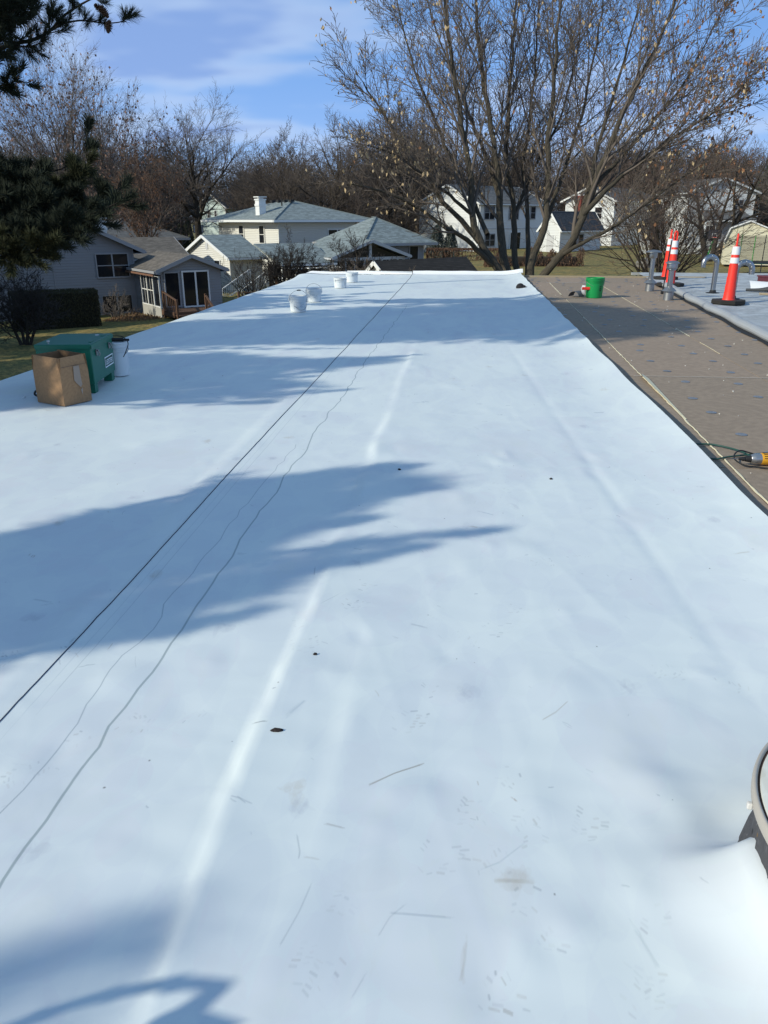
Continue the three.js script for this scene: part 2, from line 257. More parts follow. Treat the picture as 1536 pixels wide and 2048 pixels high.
// a wavering grey drag line that follows the seam and a fainter one beside it
const dragA = [], dragB = [];
for (let z = -1.0; z > -13; z -= 0.09) { dragA.push([-0.93 + 0.018 * n2(z * 1.6, 1) + 0.010 * n2(z * 4.5, 2) + 0.04 * ss(-8, -13, z), z]); if (z < -1.25 && z > -4.6) dragB.push([-1.04 + 0.02 * n2(z * 2.1, 5) + 0.012 * n2(z * 5, 6) + 0.03 * ss(-2.5, -4.5, z), z]); }
const marks = [
  ['line', dragA, 0.0072, 'rgb(130,142,146)', 0.55], ['line', dragB, 0.0034, 'rgb(120,132,140)', 0.42], ['line', [[-1.17, -1.2], [-1.175, -5], [-1.19, -9]], 0.003, 'rgb(130,140,150)', 0.35], ['line', [[-1.21, -1.2], [-1.21, -6]], 0.002, 'rgb(130,140,150)', 0.22],
  ['line', [[-0.19, -1.544], [-0.128, -1.596], [-0.053, -1.646]], 0.0035, 'rgb(105,92,78)', 0.75], ['line', [[0.264, -1.858], [0.31, -1.898], [0.354, -1.958]], 0.003, 'rgb(150,135,118)', 0.5], ['line', [[-0.545, -1.761], [-0.499, -1.767]], 0.003, 'rgb(90,92,96)', 0.6],
  ['line', [[-0.309, -1.07], [-0.287, -1.159], [-0.276, -1.232]], 0.0035, 'rgb(128,138,148)', 0.4], ['line', [[-0.335, -1.366], [-0.319, -1.316], [-0.315, -1.294]], 0.004, 'rgb(140,148,156)', 0.5], ['line', [[-0.283, -1.406], [-0.222, -1.396]], 0.008, 'rgb(160,152,148)', 0.5], ['line', [[-0.31, -1.302], [-0.27, -1.297]], 0.008, 'rgb(170,160,152)', 0.5],
  ['line', [[-0.122, -1.117], [-0.102, -1.165], [-0.071, -1.202]], 0.0035, 'rgb(140,150,160)', 0.4], ['line', [[-0.103, -1.176], [0.036, -1.176]], 0.002, 'rgb(130,140,150)', 0.4], ['line', [[-0.158, -0.978], [-0.133, -1.04]], 0.004, 'rgb(150,158,166)', 0.35], ['line', [[0.188, -1.395], [0.128, -1.331], [0.084, -1.31]], 0.007, 'rgb(150,158,166)', 0.4],
  ['line', [[-0.549, -2.738], [-0.561, -2.822]], 0.004, 'rgb(110,116,124)', 0.5], ['line', [[-0.477, -2.468], [-0.412, -2.578]], 0.004, 'rgb(130,140,150)', 0.45], ['line', [[-1.125, -2.107], [-1.125, -2.158]], 0.006, 'rgb(130,115,100)', 0.5],
  ['boot', ...[-0.087, -1.895], 0.3, 0.5], ['boot', ...[0.119, -1.533], 0.5, 0.42], ['boot', ...[0.022, -1.401], 0.4, 0.45], ['boot', ...[0.142, -1.39], 0.6, 0.4], ['boot', ...[0.194, -1.323], 0.2, 0.45], ['boot', ...[0.174, -1.075], 0.7, 0.5], ['boot', ...[0.194, -2.444], 0.4, 0.35], ['boot', ...[0.437, -2.978], 1.2, 0.35], ['boot', ...[-0.801, -1.766], 1.3, 0.35], ['boot', ...[-0.216, -1.107], 0.2, 0.35], ['boot', ...[-1.046, -1.579], 0.5, 0.4], ['boot', ...[-0.339, -2.545], 0.2, 0.4], ['boot', ...[-1.367, -2.058], 1.2, 0.6], ['boot', ...[0.355, -1.539], 0.3, 0.35], ['boot', ...[0.405, -1.113], 0.3, 0.3],
];
const sheetMat = (t) => std([0.90, 0.94, 0.925], 0.60, { map: t });
const uvBox = (g, x0, x1, z0, z1) => { const u = g.attributes.uv; for (let i = 0; i < u.count; i++) u.setXY(i, (u.getX(i) - x0) / (x1 - x0), 1 - (z0 - u.getY(i)) / (z0 - z1)); return g; };
const ZM = -5.5;
const hole = (x, z) => Math.hypot(x - DX, z - DZ) < DR - 0.035;
const rightSheet = mesh('white_roof_sheet', uvBox(sheetGeo(SEAM, RIGHT, 0.0201, 0.5, ZM, 0.006, hole), SEAM, RIGHT, 0.5, ZM), sheetMat(dirtTex(1400, 2048, SEAM, RIGHT, 0.5, ZM, 21, marks, 1)));
tag(rightSheet, 'broad white roofing sheet right of the dark line, its right edge curling over brown boards', 'roofing sheet');
const MZ = 'far_sheet';
mesh(MZ, uvBox(sheetGeo(SEAM, RIGHT, 0.0268, ZM, FAR, 0.006), SEAM, RIGHT, ZM, FAR), sheetMat(dirtTex(1024, 2048, SEAM, RIGHT, ZM, FAR, 22, marks, 1.6)), rightSheet);
const leftSheet = mesh('white_roof_sheet', uvBox(sheetGeo(LEFT - 0.02, SEAM + 0.03, 0.04, 0.5, -6.5, 0.001), LEFT, SEAM, 0.5, -6.5), sheetMat(dirtTex(1024, 2048, LEFT, SEAM, 0.5, -6.5, 23, marks, 1.2)));
tag(leftSheet, 'white roofing sheet left of the dark line, under the green chest and white pails', 'roofing sheet');
mesh(MZ, uvBox(sheetGeo(LEFT - 0.02, SEAM + 0.03, 0.05, -6.5, FAR, 0.001), LEFT, SEAM, -6.5, FAR), sheetMat(dirtTex(1024, 1600, LEFT, SEAM, -6.5, FAR, 24, marks, 1.4)), leftSheet);
{ // the dark straight lap line
  const pos = [], idx = []; let n = 0;
  for (const z of [...axisZ(0.5, ZM), ...axisZ(ZM, FAR).slice(1, -1)]) { for (const s of [-1, 1]) { const x = SEAM + 0.0065 + s * (0.0018 + 0.00022 * Math.max(0, -z)) + 0.0015 * n2(z * 0.6, 40), d = z >= ZM ? 0.0201 : 0.0268; pos.push(x, lerp(sheetH(SEAM, z), sheetH(SEAM + d, z), (x - SEAM) / d) + 0.0072, z); } if (n) idx.push(n * 2 - 2, n * 2 - 1, n * 2, n * 2 - 1, n * 2 + 1, n * 2); n++; }
  mesh('lap_line', rawGeo(pos, idx), std([0.016, 0.022, 0.055], 0.8), rightSheet);
}
{ // dark strip by the curled right edge: its shadow and dark underside painted in
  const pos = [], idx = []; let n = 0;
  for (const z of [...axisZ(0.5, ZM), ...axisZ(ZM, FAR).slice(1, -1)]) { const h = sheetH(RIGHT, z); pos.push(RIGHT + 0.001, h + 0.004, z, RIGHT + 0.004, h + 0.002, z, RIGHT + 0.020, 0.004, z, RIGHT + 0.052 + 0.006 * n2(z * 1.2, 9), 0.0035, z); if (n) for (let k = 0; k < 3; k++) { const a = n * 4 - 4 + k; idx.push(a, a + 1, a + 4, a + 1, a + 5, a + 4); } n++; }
  mesh('underside_shade_strip', rawGeo(pos, idx), std([0.030, 0.030, 0.033], 0.85), rightSheet);
}
function endFlap(x0, x1, h, tilt, par, wob) { // the sheet end turned up at the far roof edge
  const pos = [], idx = [], nx = 40, nv = 7;
  for (let i = 0; i <= nx; i++) for (let k = 0; k <= nv; k++) {
    const x = lerp(x0, x1, i / nx), t = k / nv, hh = h * (1 + wob * n2(x * 1.3, 6)) * ss(-0.02, 0.16, i / nx + (wob > 0.2 ? 0 : 1));
    pos.push(x, sheetH(x, FAR) + 0.008 + hh * t * t * 0.6 + hh * t * 0.4, FAR - 0.02 - 0.10 * Math.sin(t * 1.5) + tilt * t * (i / nx));
  }
  for (let i = 0; i < nx; i++) for (let k = 0; k < nv; k++) { const a = i * (nv + 1) + k, b = a + nv + 1; idx.push(a, b, a + 1, b, b + 1, a + 1); }
  return mesh('end_flap', rawGeo(pos, idx), std([0.84, 0.84, 0.84], 0.6), par);
}
endFlap(SEAM + 0.02, RIGHT + 0.06, 0.085, -0.05, rightSheet, 0.05); endFlap(-3.95, -2.9, 0.05, 0.02, leftSheet, 0.3); endFlap(-2.9, SEAM + 0.01, 0.075, 0.12, leftSheet, 0.06);

// ------------------------------------------------------------------ brown cover boards on the right, plates, joints
const deck = new THREE.Group(); deck.name = 'roof_deck'; deck.userData.kind = 'structure'; scene.add(deck);
{
  const r = mulberry(31), tone = [];
  const fib = (s) => noiseTex(512, [0.7, 0.7], (u, v, i, j) => { const q = mulberry(s * 7919 + i * 131 + j * 7); const a = loopN(u, v, 3, s), b = loopN(u, v, 16, s + 2), w = 1 + 0.05 * a + 0.03 * b + 0.06 * (q() - 0.5); return [186 * w, 165 * w, 143 * w]; });
  const tex = [fib(1), fib(2)];
  for (let k = 0; k < 4; k++) { const w = 0.60 + 0.075 * k / 3; tone.push(std([w, w * (0.995 - 0.01 * k), w * (0.99 - 0.01 * k)], 0.92, { map: tex[k % 2], bumpMap: tex[k % 2], bumpScale: 0.0004 })); }
  const plateGeo = lathe([[0.0001, 0.006], [0.006, 0.0065], [0.008, 0.004], [0.016, 0.003], [0.020, 0.0055], [0.026, 0.0055], [0.030, 0.003], [0.038, 0.0022], [0.0385, 0]], 20);
  const screwGeo = lathe([[0.0001, 0.0085], [0.004, 0.008], [0.0055, 0.0065]], 8);
  const plateMat = std([0.36, 0.36, 0.37], 0.5, { metalness: 0.7 }), screwMat = std([0.05, 0.05, 0.06], 0.5, { metalness: 0.6 });
  const LEN = 2.806, WID = 1.06, skew = 0.0262, xs0 = 1.60;
  const jx = (col, z) => xs0 + WID * col + skew * -(z + 4.5);                // joint lines drift to the right with distance
  for (let col = -1; col < 6; col++) for (let row = -2; row < 6; row++) {
    const zA = -7.25 - (row - 0) * LEN + LEN * 0, zB = zA - LEN; if (zA < -20) continue; const za = Math.min(zA, 1.6), zb = Math.max(zB, -20.16); if (za <= zb) continue;
    const g = 0.0035 + 0.002 * r(), p = [jx(col, za) + g, jx(col + 1, za) - g, jx(col + 1, zb) - g, jx(col, zb) + g];
    const b = mesh('cover_board', prism([[p[0], -za + g], [p[1], -za + g], [p[2], -zb - g], [p[3], -zb - g]].map(([x, y]) => [x, y]), 0.03).rotateX(-Math.PI / 2).translate(0, -0.001 - 0.002 * r(), 0), tone[Math.floor(r() * 4)], deck);
    for (let a = 0; a < 2; a++) for (let c = 0; c < 5; c++) {
      const z = lerp(za, zb, (c + 0.5) / 5) + 0.22 * (r() - 0.5), x = lerp(jx(col, z), jx(col + 1, z), a ? 0.74 : 0.26) + 0.20 * (r() - 0.5); if (x > 3.6 - 0.08 * (z + 9) || x < 1.0 || r() < 0.08) continue;
      const pl = mesh('fastener_plate', plateGeo, plateMat, b); pl.position.set(x, 0.0005, z); pl.rotation.set(0.05 * (r() - 0.5), r() * 3, 0.05 * (r() - 0.5));
    }
  }
  // foam and facer strips in the joints
  const foam = std([0.74, 0.66, 0.46], 0.85);
  const strip = (z0, z1, col, w, amp) => { const pos = [], idx = []; let n = 0; for (let z = z0; z > z1; z -= 0.05) { const ww = w * (0.55 + 0.9 * Math.abs(n2(z * 3, col * 9))), x = jx(col, z) + 0.004 * n2(z * 5, 3), y = 0.003 + amp * Math.abs(n2(z * 4, 8)); pos.push(x - ww, 0.0015, z, x, y + 0.002, z, x + ww, 0.0015, z); if (n) { const a = n * 3 - 3; idx.push(a, a + 1, a + 3, a + 1, a + 4, a + 3, a + 1, a + 2, a + 4, a + 2, a + 5, a + 4); } n++; } mesh('joint_strip', rawGeo(pos, idx), foam, deck); };
  strip(-3.7, -7.2, 0, 0.0065, 0.006); strip(-7.25, -11.9, 0, 0.006, 0.003); strip(-12, -14.5, 0, 0.004, 0.002); strip(-15.4, -18.4, 0, 0.010, 0.002); strip(-8.6, -9.5, 1, 0.0012, 0.001); strip(-9.9, -10.7, 1, 0.008, 0.002); strip(-11, -18, 1, 0.004, 0.001);
  const cross = (z, x0, x1, w) => { const pos = [], idx = []; let n = 0; for (let x = x0; x < x1; x += 0.05) { const ww = w * (0.5 + Math.abs(n2(x * 4, z))); pos.push(x, 0.002, z + ww, x, 0.003, z - ww); if (n) idx.push(n * 2 - 2, n * 2 - 1, n * 2, n * 2 - 1, n * 2 + 1, n * 2); n++; } mesh('joint_strip', rawGeo(pos, idx), std([0.50, 0.46, 0.40], 0.9), deck); };
  cross(-7.25, 1.6, 3.7, 0.004); cross(-18.47, 1.9, 3.0, 0.02); cross(-12.86, 1.8, 3.9, 0.003);
  // a peeled length of facer standing up beside the first joint
  { const pos = [], idx = []; const N = 30; for (let i = 0; i <= N; i++) { const t = i / N, z = lerp(-7.3, -5.6, t), w = 0.035 * Math.sin(Math.min(1, t * 6) * 1.57) * (1 - t) + 0.004, x = jx(0, z) + 0.01; pos.push(x - w, 0.003 + 0.028 * (1 - t) * ss(0, 0.06, t), z, x + w * 0.6, 0.005 + 0.006 * (1 - t), z); if (i) idx.push(i * 2 - 2, i * 2 - 1, i * 2, i * 2 - 1, i * 2 + 1, i * 2); } mesh('peeled_facer', rawGeo(pos, idx), foam, deck); }
  mesh('edge_board', box(4.6, 0.055, 0.10, 3.6, 0.008, -20.22), M.lumber, deck);
  // crumbs of foam
  const crumbs = []; for (let i = 0; i < 90; i++) { const z = -4 - 14 * r(), x = 1.55 + r() * 2.2, s = 0.004 + 0.012 * r() * r(); crumbs.push(new THREE.TetrahedronGeometry(s).rotateX(r() * 6).rotateY(r() * 6).translate(x, s * 0.5, z)); }
  const cr = mesh('foam_crumbs', crumbs, std([0.72, 0.70, 0.64], 0.9), deck); stuff(cr);
}
// ------------------------------------------------------------------ older white roof on the far right, with its rolled-back edge
const edgeX = (z) => 3.50 - 0.083 * (z + 9.3) + 0.025 * n2(z * 0.5, 12);
{
  const pos = [], uv = [], idx = [], zs = []; for (let z = -2; z > -21.6; z -= 0.16) zs.push(z);
  const nx = 60; for (const z of zs) for (let i = 0; i <= nx; i++) { const x = lerp(edgeX(z) + 0.06, 9.25, i / nx); pos.push(x, 0.018 + 0.010 * n2(x * 0.9, z * 0.9) + 0.004 * n2(x * 2.7, z * 2) + 0.02 * ss(-21, -21.5, z), z); uv.push(x, z); }
  for (let j = 0; j < zs.length - 1; j++) for (let i = 0; i < nx; i++) { const a = j * (nx + 1) + i, b = a + nx + 1; idx.push(a, a + 1, b, a + 1, b + 1, b); }
  const r = mulberry(8), t = noiseTex(512, [0.25, 0.25], (u, v) => { const a = loopN(u, v, 2), b = loopN(u, v, 9, 2), w = 1 + 0.10 * a + 0.06 * b + 0.04 * (r() - 0.5); return [205 * w, 208 * w, 210 * w]; });
  const old = mesh('old_roof_sheet', rawGeo(pos, idx, uv), std([0.66, 0.675, 0.68], 0.75, { map: t }));
  tag(old, 'older greyish white roofing at far right, under the single traffic cone and hooked pipes', 'roofing sheet');
  const path = []; for (let z = -2; z > -18.0; z -= 0.4) path.push([edgeX(z) + 0.10 + 0.02 * n2(z * 0.7, 3), 0.075 + 0.012 * n2(z * 0.9, 5), z]);
  const roll = mesh('rolled_edge', pipe(path, 0.078, 160, 14), std([0.37, 0.385, 0.40], 0.6), old);
  const p = roll.geometry.attributes.position; for (let i = 0; i < p.count; i++) { const z = p.getZ(i), x = p.getX(i), k = 1 + 0.05 * n2(z * 1.1, 1); const cx = edgeX(z) + 0.10; p.setX(i, cx + (x - cx) * k); p.setY(i, p.getY(i) * (0.72 + 0.06 * n2(z * 1.4, 2))); } roll.geometry.computeVertexNormals();
  const e = [], ei = []; let n = 0; for (let z = -2; z > -19.6; z -= 0.3) { const x = edgeX(z), w = 0.035 + 0.015 * n2(z, 4); e.push(x - w, 0.006, z, x + 0.05, 0.02, z); if (n) ei.push(n * 2 - 2, n * 2 - 1, n * 2, n * 2 - 1, n * 2 + 1, n * 2); n++; }
  mesh('black_edge', rawGeo(e, ei), M.black, old);
  mesh('far_curb', [box(4.9, 0.06, 0.14, 6.85, 0.01, -21.55)], std([0.40, 0.40, 0.38], 0.85), old);
}

// ------------------------------------------------------------------ things on the roof
const onSheet = (x, z) => [x, sheetH(x, z) + 0.006, z];
const local = (t, P) => V(P).sub(t.position).applyAxisAngle(V(0, 1, 0), -t.rotation.y);
function pail(name, label, pos, turn, rT, rB, h, mat, bailLift, group, o = {}) {
  const t = thing(name, label, 'bucket', pos, turn, group), w = 0.004;
  mesh('body', lathe([[0.0001, 0.004], [rB - 0.01, 0.0], [rB, 0.006], [lerp(rB, rT, 0.72), h * 0.72], [rT, h - 0.004], [rT - w, h], [rT - w - 0.002, h - 0.004], [rB - w, 0.012], [0.0001, 0.010]], 40), mat, t);
  const ring = (y, q, hh) => { const r = lerp(rB, rT, y / h); return lathe([[r - 0.001, y - hh], [r + q, y - hh], [r + q, y + hh], [r - 0.001, y + hh]], 40); };
  mesh('rim', [ring(h - 0.008, 0.007, 0.007), ring(h - 0.045, 0.008, 0.0025), ring(h - 0.065, 0.007, 0.0022), ring(h - 0.085, 0.006, 0.002)], mat, t);
  const R = rT + 0.010, lift = bailLift, pts = []; // bail swings about the two ears
  for (let i = 0; i <= 16; i++) { const a = Math.PI * i / 16, s = Math.sin(a) * R * 1.02; pts.push([Math.cos(a) * R, h - 0.05 + s * Math.sin(lift), s * Math.cos(lift)]); }
  mesh('bail', pipe(pts, 0.0028, 40, 6), M.wire, t);
  if (o.grip) { const g = pts.slice(7, 10); mesh('grip', pipe(g, 0.009, 8, 8), M.black, t); }
  for (const s of [-1, 1]) mesh('ear', box(0.02, 0.035, 0.03, s * (rT + 0.004), h - 0.05, 0), mat, t);
  if (o.patch) { // printed patch bent round the side
    const g = new THREE.CylinderGeometry(lerp(rB, rT, 0.62) + 0.0025, lerp(rB, rT, 0.25) + 0.0025, h * 0.37, 16, 1, true, o.patch[0], o.patch[1]).translate(0, h * 0.435, 0); mesh('printed_label', g, o.patch[2], t);
  }
  return t;
}
const printMat = (seed, ink, ground) => std([1, 1, 1], 0.5, { map: canvasTex(128, 96, (g, W, H) => { const r = mulberry(seed); g.fillStyle = ground; g.fillRect(0, 0, W, H); g.fillStyle = ink; g.strokeStyle = ink; g.lineWidth = 3; for (let i = 0; i < 5; i++) { g.globalAlpha = 0.55; g.beginPath(); g.arc(15 + r() * 100, 15 + r() * 60, 5 + r() * 13, 0, 5.5); g.stroke(); } for (let i = 0; i < 7; i++) g.fillRect(8 + r() * 40, 8 + i * 12, 20 + r() * 50, 3); }) });
const lightPrint = printMat(4, 'rgb(105,120,140)', 'rgb(205,210,212)');
const cPail = 'white pails on the far left of the roof';
const pail0 = pail('plastic_pail', 'white plastic pail in the shade with wire handle raised, nearest of the four far pails', onSheet(-2.49, -11.95), 0.5, 0.133, 0.118, 0.235, M.pail, 1.15, undefined, { grip: 1, patch: [-0.9, 1.5, lightPrint] });
mesh('hanging_wire', pipe([[0.13, 0.17, 0.05], [0.09, 0.06, 0.10], [0.0, 0.03, 0.13], [-0.10, 0.10, 0.11]], 0.003, 24, 6), M.wire, pail0);
pail('plastic_pail', 'white pail with printed side and raised wire handle, just behind the shaded pail', onSheet(-2.53, -13.5), 0.15, 0.130, 0.118, 0.215, M.pail, 1.25, undefined, { patch: [-0.55, 1.1, lightPrint] });
pail('plastic_pail', 'plain white pail in full sun, third of the far pails from the viewer', onSheet(-2.5, -16.3), 0.8, 0.132, 0.12, 0.205, M.pail, 0.1, undefined, { patch: [0.1, 0.9, lightPrint] });
pail('plastic_pail', 'white pail farthest away, close to the far roof end', onSheet(-2.47, -17.85), 1.6, 0.138, 0.125, 0.215, M.pail, 0.05);
const gp = pail('green_bucket', 'bright green plastic bucket standing on the brown boards', [2.41, 0, -14.9], 0.25, 0.165, 0.142, 0.355, M.green, -0.6, undefined, { patch: [0.12, 0.42, std([1, 1, 1], 0.5, { map: canvasTex(96, 128, (g, W, H) => { g.fillStyle = 'rgb(0,150,72)'; g.fillRect(0, 0, W, H); g.fillStyle = 'rgb(6,62,36)'; g.fillRect(14, 8, 66, 16); g.fillRect(14, 36, 66, 56); g.fillStyle = 'rgb(0,150,72)'; g.fillRect(28, 50, 26, 20); }) })] });
{ const t = thing('scraper', 'small orange-red handled tool stuck out beside the green bucket', 'hand tool', [2.27, 0.17, -14.79], 0.1); mesh('handle', rbox(0.15, 0.05, 0.028, 0.012, -0.03, 0, 0), M.orange, t); mesh('blade', box(0.06, 0.03, 0.004, 0.06, 0, 0), M.wire, t); }

{ // steel welding-kit chest on feet
  const A = V(-2.93, 0, -5.93), W = 0.63, D = 0.43, turn = Math.PI / 2 + 0.16, H0 = 0.085, H1 = 0.375;
  const t = thing('steel_chest', 'dark green steel tool chest with lettered label and sloping lid, behind the cardboard box', 'chest', onSheet(A.x, A.z), turn);
  // local: +z is the lettered face, x runs along it (0 = corner by the carton, W = far), the body goes back to -z
  mesh('body', [rbox(W, H1 - H0, D, 0.008, W / 2, (H0 + H1) / 2 - 0.012, -D / 2)], M.chest, t);
  const lid = mesh('lid', [rbox(W + 0.012, 0.026, D + 0.012, 0.006, W / 2, H1 + 0.006, -D / 2), box(W + 0.016, 0.03, 0.004, W / 2, H1 - 0.002, 0.009), box(0.004, 0.03, D, -0.007, H1 - 0.002, -D / 2)], M.chest, t);
  mesh('sticker', box(0.07, 0.001, 0.03, W * 0.83, H1 + 0.0205, -0.09, 0.3), M.trim, lid);
  for (const x of [0.06, W - 0.06]) for (const z of [-0.045, -D + 0.045]) mesh('foot', box(0.085, H0 + 0.004, 0.07, x, H0 / 2, z), M.chest, t);
  for (const x of [0.13, W - 0.13]) { const l = mesh('latch', [rbox(0.035, 0.05, 0.012, 0.004, x, H1 - 0.065, 0.008), rod([x - 0.02, H1 - 0.05, 0.02], [x + 0.02, H1 - 0.05, 0.02], 0.005)], M.wire, t); mesh('hook', pipe([[x, H1 - 0.05, 0.02], [x + 0.004, H1 - 0.08, 0.03], [x, H1 - 0.095, 0.02]], 0.005, 10, 6), M.wire, l); }
  for (const x of [0.14, W - 0.14]) mesh('hinge', rbox(0.09, 0.008, 0.02, 0.003, x, H1 + 0.021, -0.03), M.chest, t);
  mesh('bolt', lathe([[0.0001, 0.03], [0.012, 0.028], [0.012, 0.018], [0.005, 0.016], [0.005, 0]], 10).translate(0.03, H1 + 0.018, -D + 0.1), M.trim, t);
  const lab = canvasTex(512, 192, (g, w, h) => { g.fillStyle = 'rgb(6,62,52)'; g.fillRect(0, 0, w, h); g.strokeStyle = 'rgb(246,250,250)'; g.lineWidth = 20; g.strokeRect(14, 14, w - 28, h - 28); g.fillStyle = 'rgb(246,250,250)'; g.font = 'bold 118px sans-serif'; g.textAlign = 'center'; g.textBaseline = 'middle'; g.save(); g.translate(w / 2, h / 2 + 6); g.scale(0.90, 1); g.fillText('LEISTER', 0, 0, 470); g.restore(); });
  const lg = new THREE.PlaneGeometry(0.255, 0.092).translate(W * 0.735, 0.188, 0.003); mesh('printed_label', lg, std([1, 1, 1], 0.5, { map: lab }), t);
}
{ // open cardboard carton
  const t = thing('cardboard_box', 'open tall brown cardboard box with torn tape, in front of the green chest', 'box', onSheet(-2.955, -5.45), 0), P = (x, z) => [x + 2.955, z + 5.45];
  const f = P(-2.955, -5.45), r = P(-2.845, -5.675), l = P(-3.235, -5.575), b = [l[0] + r[0], l[1] + r[1]], H = 0.362;
  const card = noiseTex(256, [2, 2], (u, v, i, j) => { const w = 1 + 0.05 * loopN(u, v, 3) + 0.05 * (rndT() - 0.5) + (j % 8 < 1 ? -0.02 : 0); return [180 * w, 142 * w, 104 * w]; });
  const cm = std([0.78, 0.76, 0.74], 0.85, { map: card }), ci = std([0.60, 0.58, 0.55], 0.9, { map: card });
  const wall = (p, q, h0, h1, bulge, m = cm) => { // a thin board from p to q with a slight bulge and open top flap
    const pos = [], uv = [], idx = [], N = 8, K = 6, dx = q[0] - p[0], dz = q[1] - p[1], L = Math.hypot(dx, dz), nx = dz / L, nz = -dx / L;
    for (const s of [0, 1]) for (let i = 0; i <= N; i++) for (let k = 0; k <= K; k++) { const u = i / N, v = k / K, y = v * lerp(h0, h1, u), o = bulge * Math.sin(u * 3.14) * Math.sin(v * 2.6) - s * 0.005 - 0.012 * ss(0.7, 1, v); pos.push(p[0] + dx * u - nx * o, y, p[1] + dz * u - nz * o); uv.push(u * L, y); }
    const S = (N + 1) * (K + 1); for (let i = 0; i < N; i++) for (let k = 0; k < K; k++) { const a = i * (K + 1) + k, c = a + K + 1; idx.push(a, c, a + 1, c, c + 1, a + 1, S + a, S + a + 1, S + c, S + c, S + a + 1, S + c + 1); if (k === K - 1) idx.push(a + 1, c + 1, S + a + 1, c + 1, S + c + 1, S + a + 1); }
    return rawGeo(pos, idx, uv);
  };
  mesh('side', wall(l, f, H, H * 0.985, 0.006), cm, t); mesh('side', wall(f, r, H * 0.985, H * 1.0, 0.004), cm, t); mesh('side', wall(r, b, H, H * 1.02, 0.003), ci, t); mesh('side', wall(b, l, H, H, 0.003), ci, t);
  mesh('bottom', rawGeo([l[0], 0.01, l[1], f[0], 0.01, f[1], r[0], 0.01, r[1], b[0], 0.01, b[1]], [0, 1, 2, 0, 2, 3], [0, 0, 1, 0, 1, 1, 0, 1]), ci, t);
  const onR = (u, y, o = 0.003) => { const dx = r[0] - f[0], dz = r[1] - f[1], L = Math.hypot(dx, dz); return [f[0] + dx * u - dz / L * o, y, f[1] + dz * u + dx / L * o]; };
  const poly = (pts, o) => { const v = pts.map(([u, y]) => onR(u, y, o)).flat(), i = []; for (let k = 1; k < pts.length - 1; k++) i.push(0, k, k + 1); return rawGeo(v, i); };
  mesh('torn_tape', poly([[0.46, 0.285], [0.66, 0.285], [0.68, 0.18], [0.70, 0.14], [0.63, 0.12], [0.50, 0.155], [0.43, 0.18], [0.44, 0.23]], 0.010), std([0.34, 0.26, 0.20], 0.6), t);
  mesh('torn_tape', poly([[0.62, 0.10], [0.69, 0.115], [0.66, 0.06]], 0.010), std([0.38, 0.30, 0.24], 0.6), t);
  mesh('flap_fold', [poly([[0.02, 0.288], [0.98, 0.292], [0.98, 0.2945], [0.02, 0.2915]], 0.0095)], std([0.13, 0.09, 0.065], 0.9), t);
}
{ // white pail behind the chest with a hot-air tool lying across it
  pail('tall_pail', 'tall white pail half hidden behind the green chest', onSheet(-3.065, -6.70), 0.3, 0.095, 0.085, 0.30, M.pail, -0.8);
  const t = thing('welding_gun', 'dark hand tool with thin cable lying on the white pail behind the chest', 'hand tool', [-3.07, 0.345, -6.68]);
  mesh('barrel', [rod([-0.10, 0.0, 0.02], [0.08, 0.0, -0.01], 0.018), rod([0.08, 0, -0.01], [0.13, -0.002, -0.02], 0.011)], M.black, t); mesh('nozzle', rod([-0.17, 0.03, 0.03], [-0.04, 0.035, 0.0], 0.011), M.trim, t);
  mesh('cable', pipe([[-0.05, 0.03, 0], [0.09, 0.03, 0.02], [0.14, -0.02, 0.03], [0.12, -0.10, 0.06], [0.10, -0.14, 0.07]], 0.004, 30, 6), M.black, t);
}
{ const t = thing('strap_end', 'short black strap end with pale curl beside the cardboard box', 'strap', onSheet(-3.30, -5.72)); mesh('strap', pipe([[0, 0.01, 0], [-0.03, 0.03, 0.01], [-0.02, 0.055, 0], [0.02, 0.06, -0.01]], 0.008, 16, 6), M.black, t); mesh('curl', pipe([[-0.12, 0.004, 0.03], [-0.10, 0.02, 0.03], [-0.09, 0.012, 0.05]], 0.005, 10, 6), M.pail, t); }

function cone(label, pos, turn, lean = 0) { // tall channelizer cone with loop handle
  const t = thing('traffic_cone', label, 'traffic cone', pos, turn), o = [];
  for (let i = 0; i < 8; i++) { const a = (i + 0.5) * Math.PI / 4; o.push([Math.cos(a) * 0.275, Math.sin(a) * 0.275]); }
  mesh('base', prism(o, 0.045, 0.008).rotateX(-Math.PI / 2).translate(0, 0.058, 0), M.rubber, t);
  const g = (p) => { const q = lathe(p, 32); q.rotateZ(lean); q.translate(0, 0.06, 0); return q; };
  const R = (y) => lerp(0.094, 0.056, y / 0.85);
  mesh('body', g([[0.104, -0.004], [0.104, 0.01], [R(0.03), 0.03], [R(0.13), 0.13], [R(0.13) - 0.004, 0.135], [R(0.25) , 0.25], [R(0.26) - 0.005, 0.255], [R(0.37), 0.37], [R(0.38) - 0.005, 0.376], [R(0.53), 0.53], [R(0.56) - 0.003, 0.56], [R(0.85), 0.85], [0.0001, 0.862]]), M.orange, t);
  for (const [a, b] of [[0.585, 0.675], [0.72, 0.848]]) mesh('white_band', g([[R(a) + 0.0005, a], [R(a) + 0.003, a + 0.003], [R(b) + 0.003, b - 0.003], [R(b) + 0.0005, b]]), M.band, t);
  const h = pipe([[-0.030, 0.85, 0], [-0.030, 0.93, 0], [-0.026, 1.00, 0], [0, 1.035, 0], [0.026, 1.00, 0], [0.030, 0.93, 0], [0.030, 0.85, 0]], 0.0165, 48, 10); h.rotateZ(lean); h.translate(0, 0.06, 0); mesh('handle', [h], M.orangeRim, t);
  return t;
}
cone('single orange traffic cone with white bands on the white roof beside the rolled edge', [4.45, 0.02, -13.81], 1.25, -0.02);
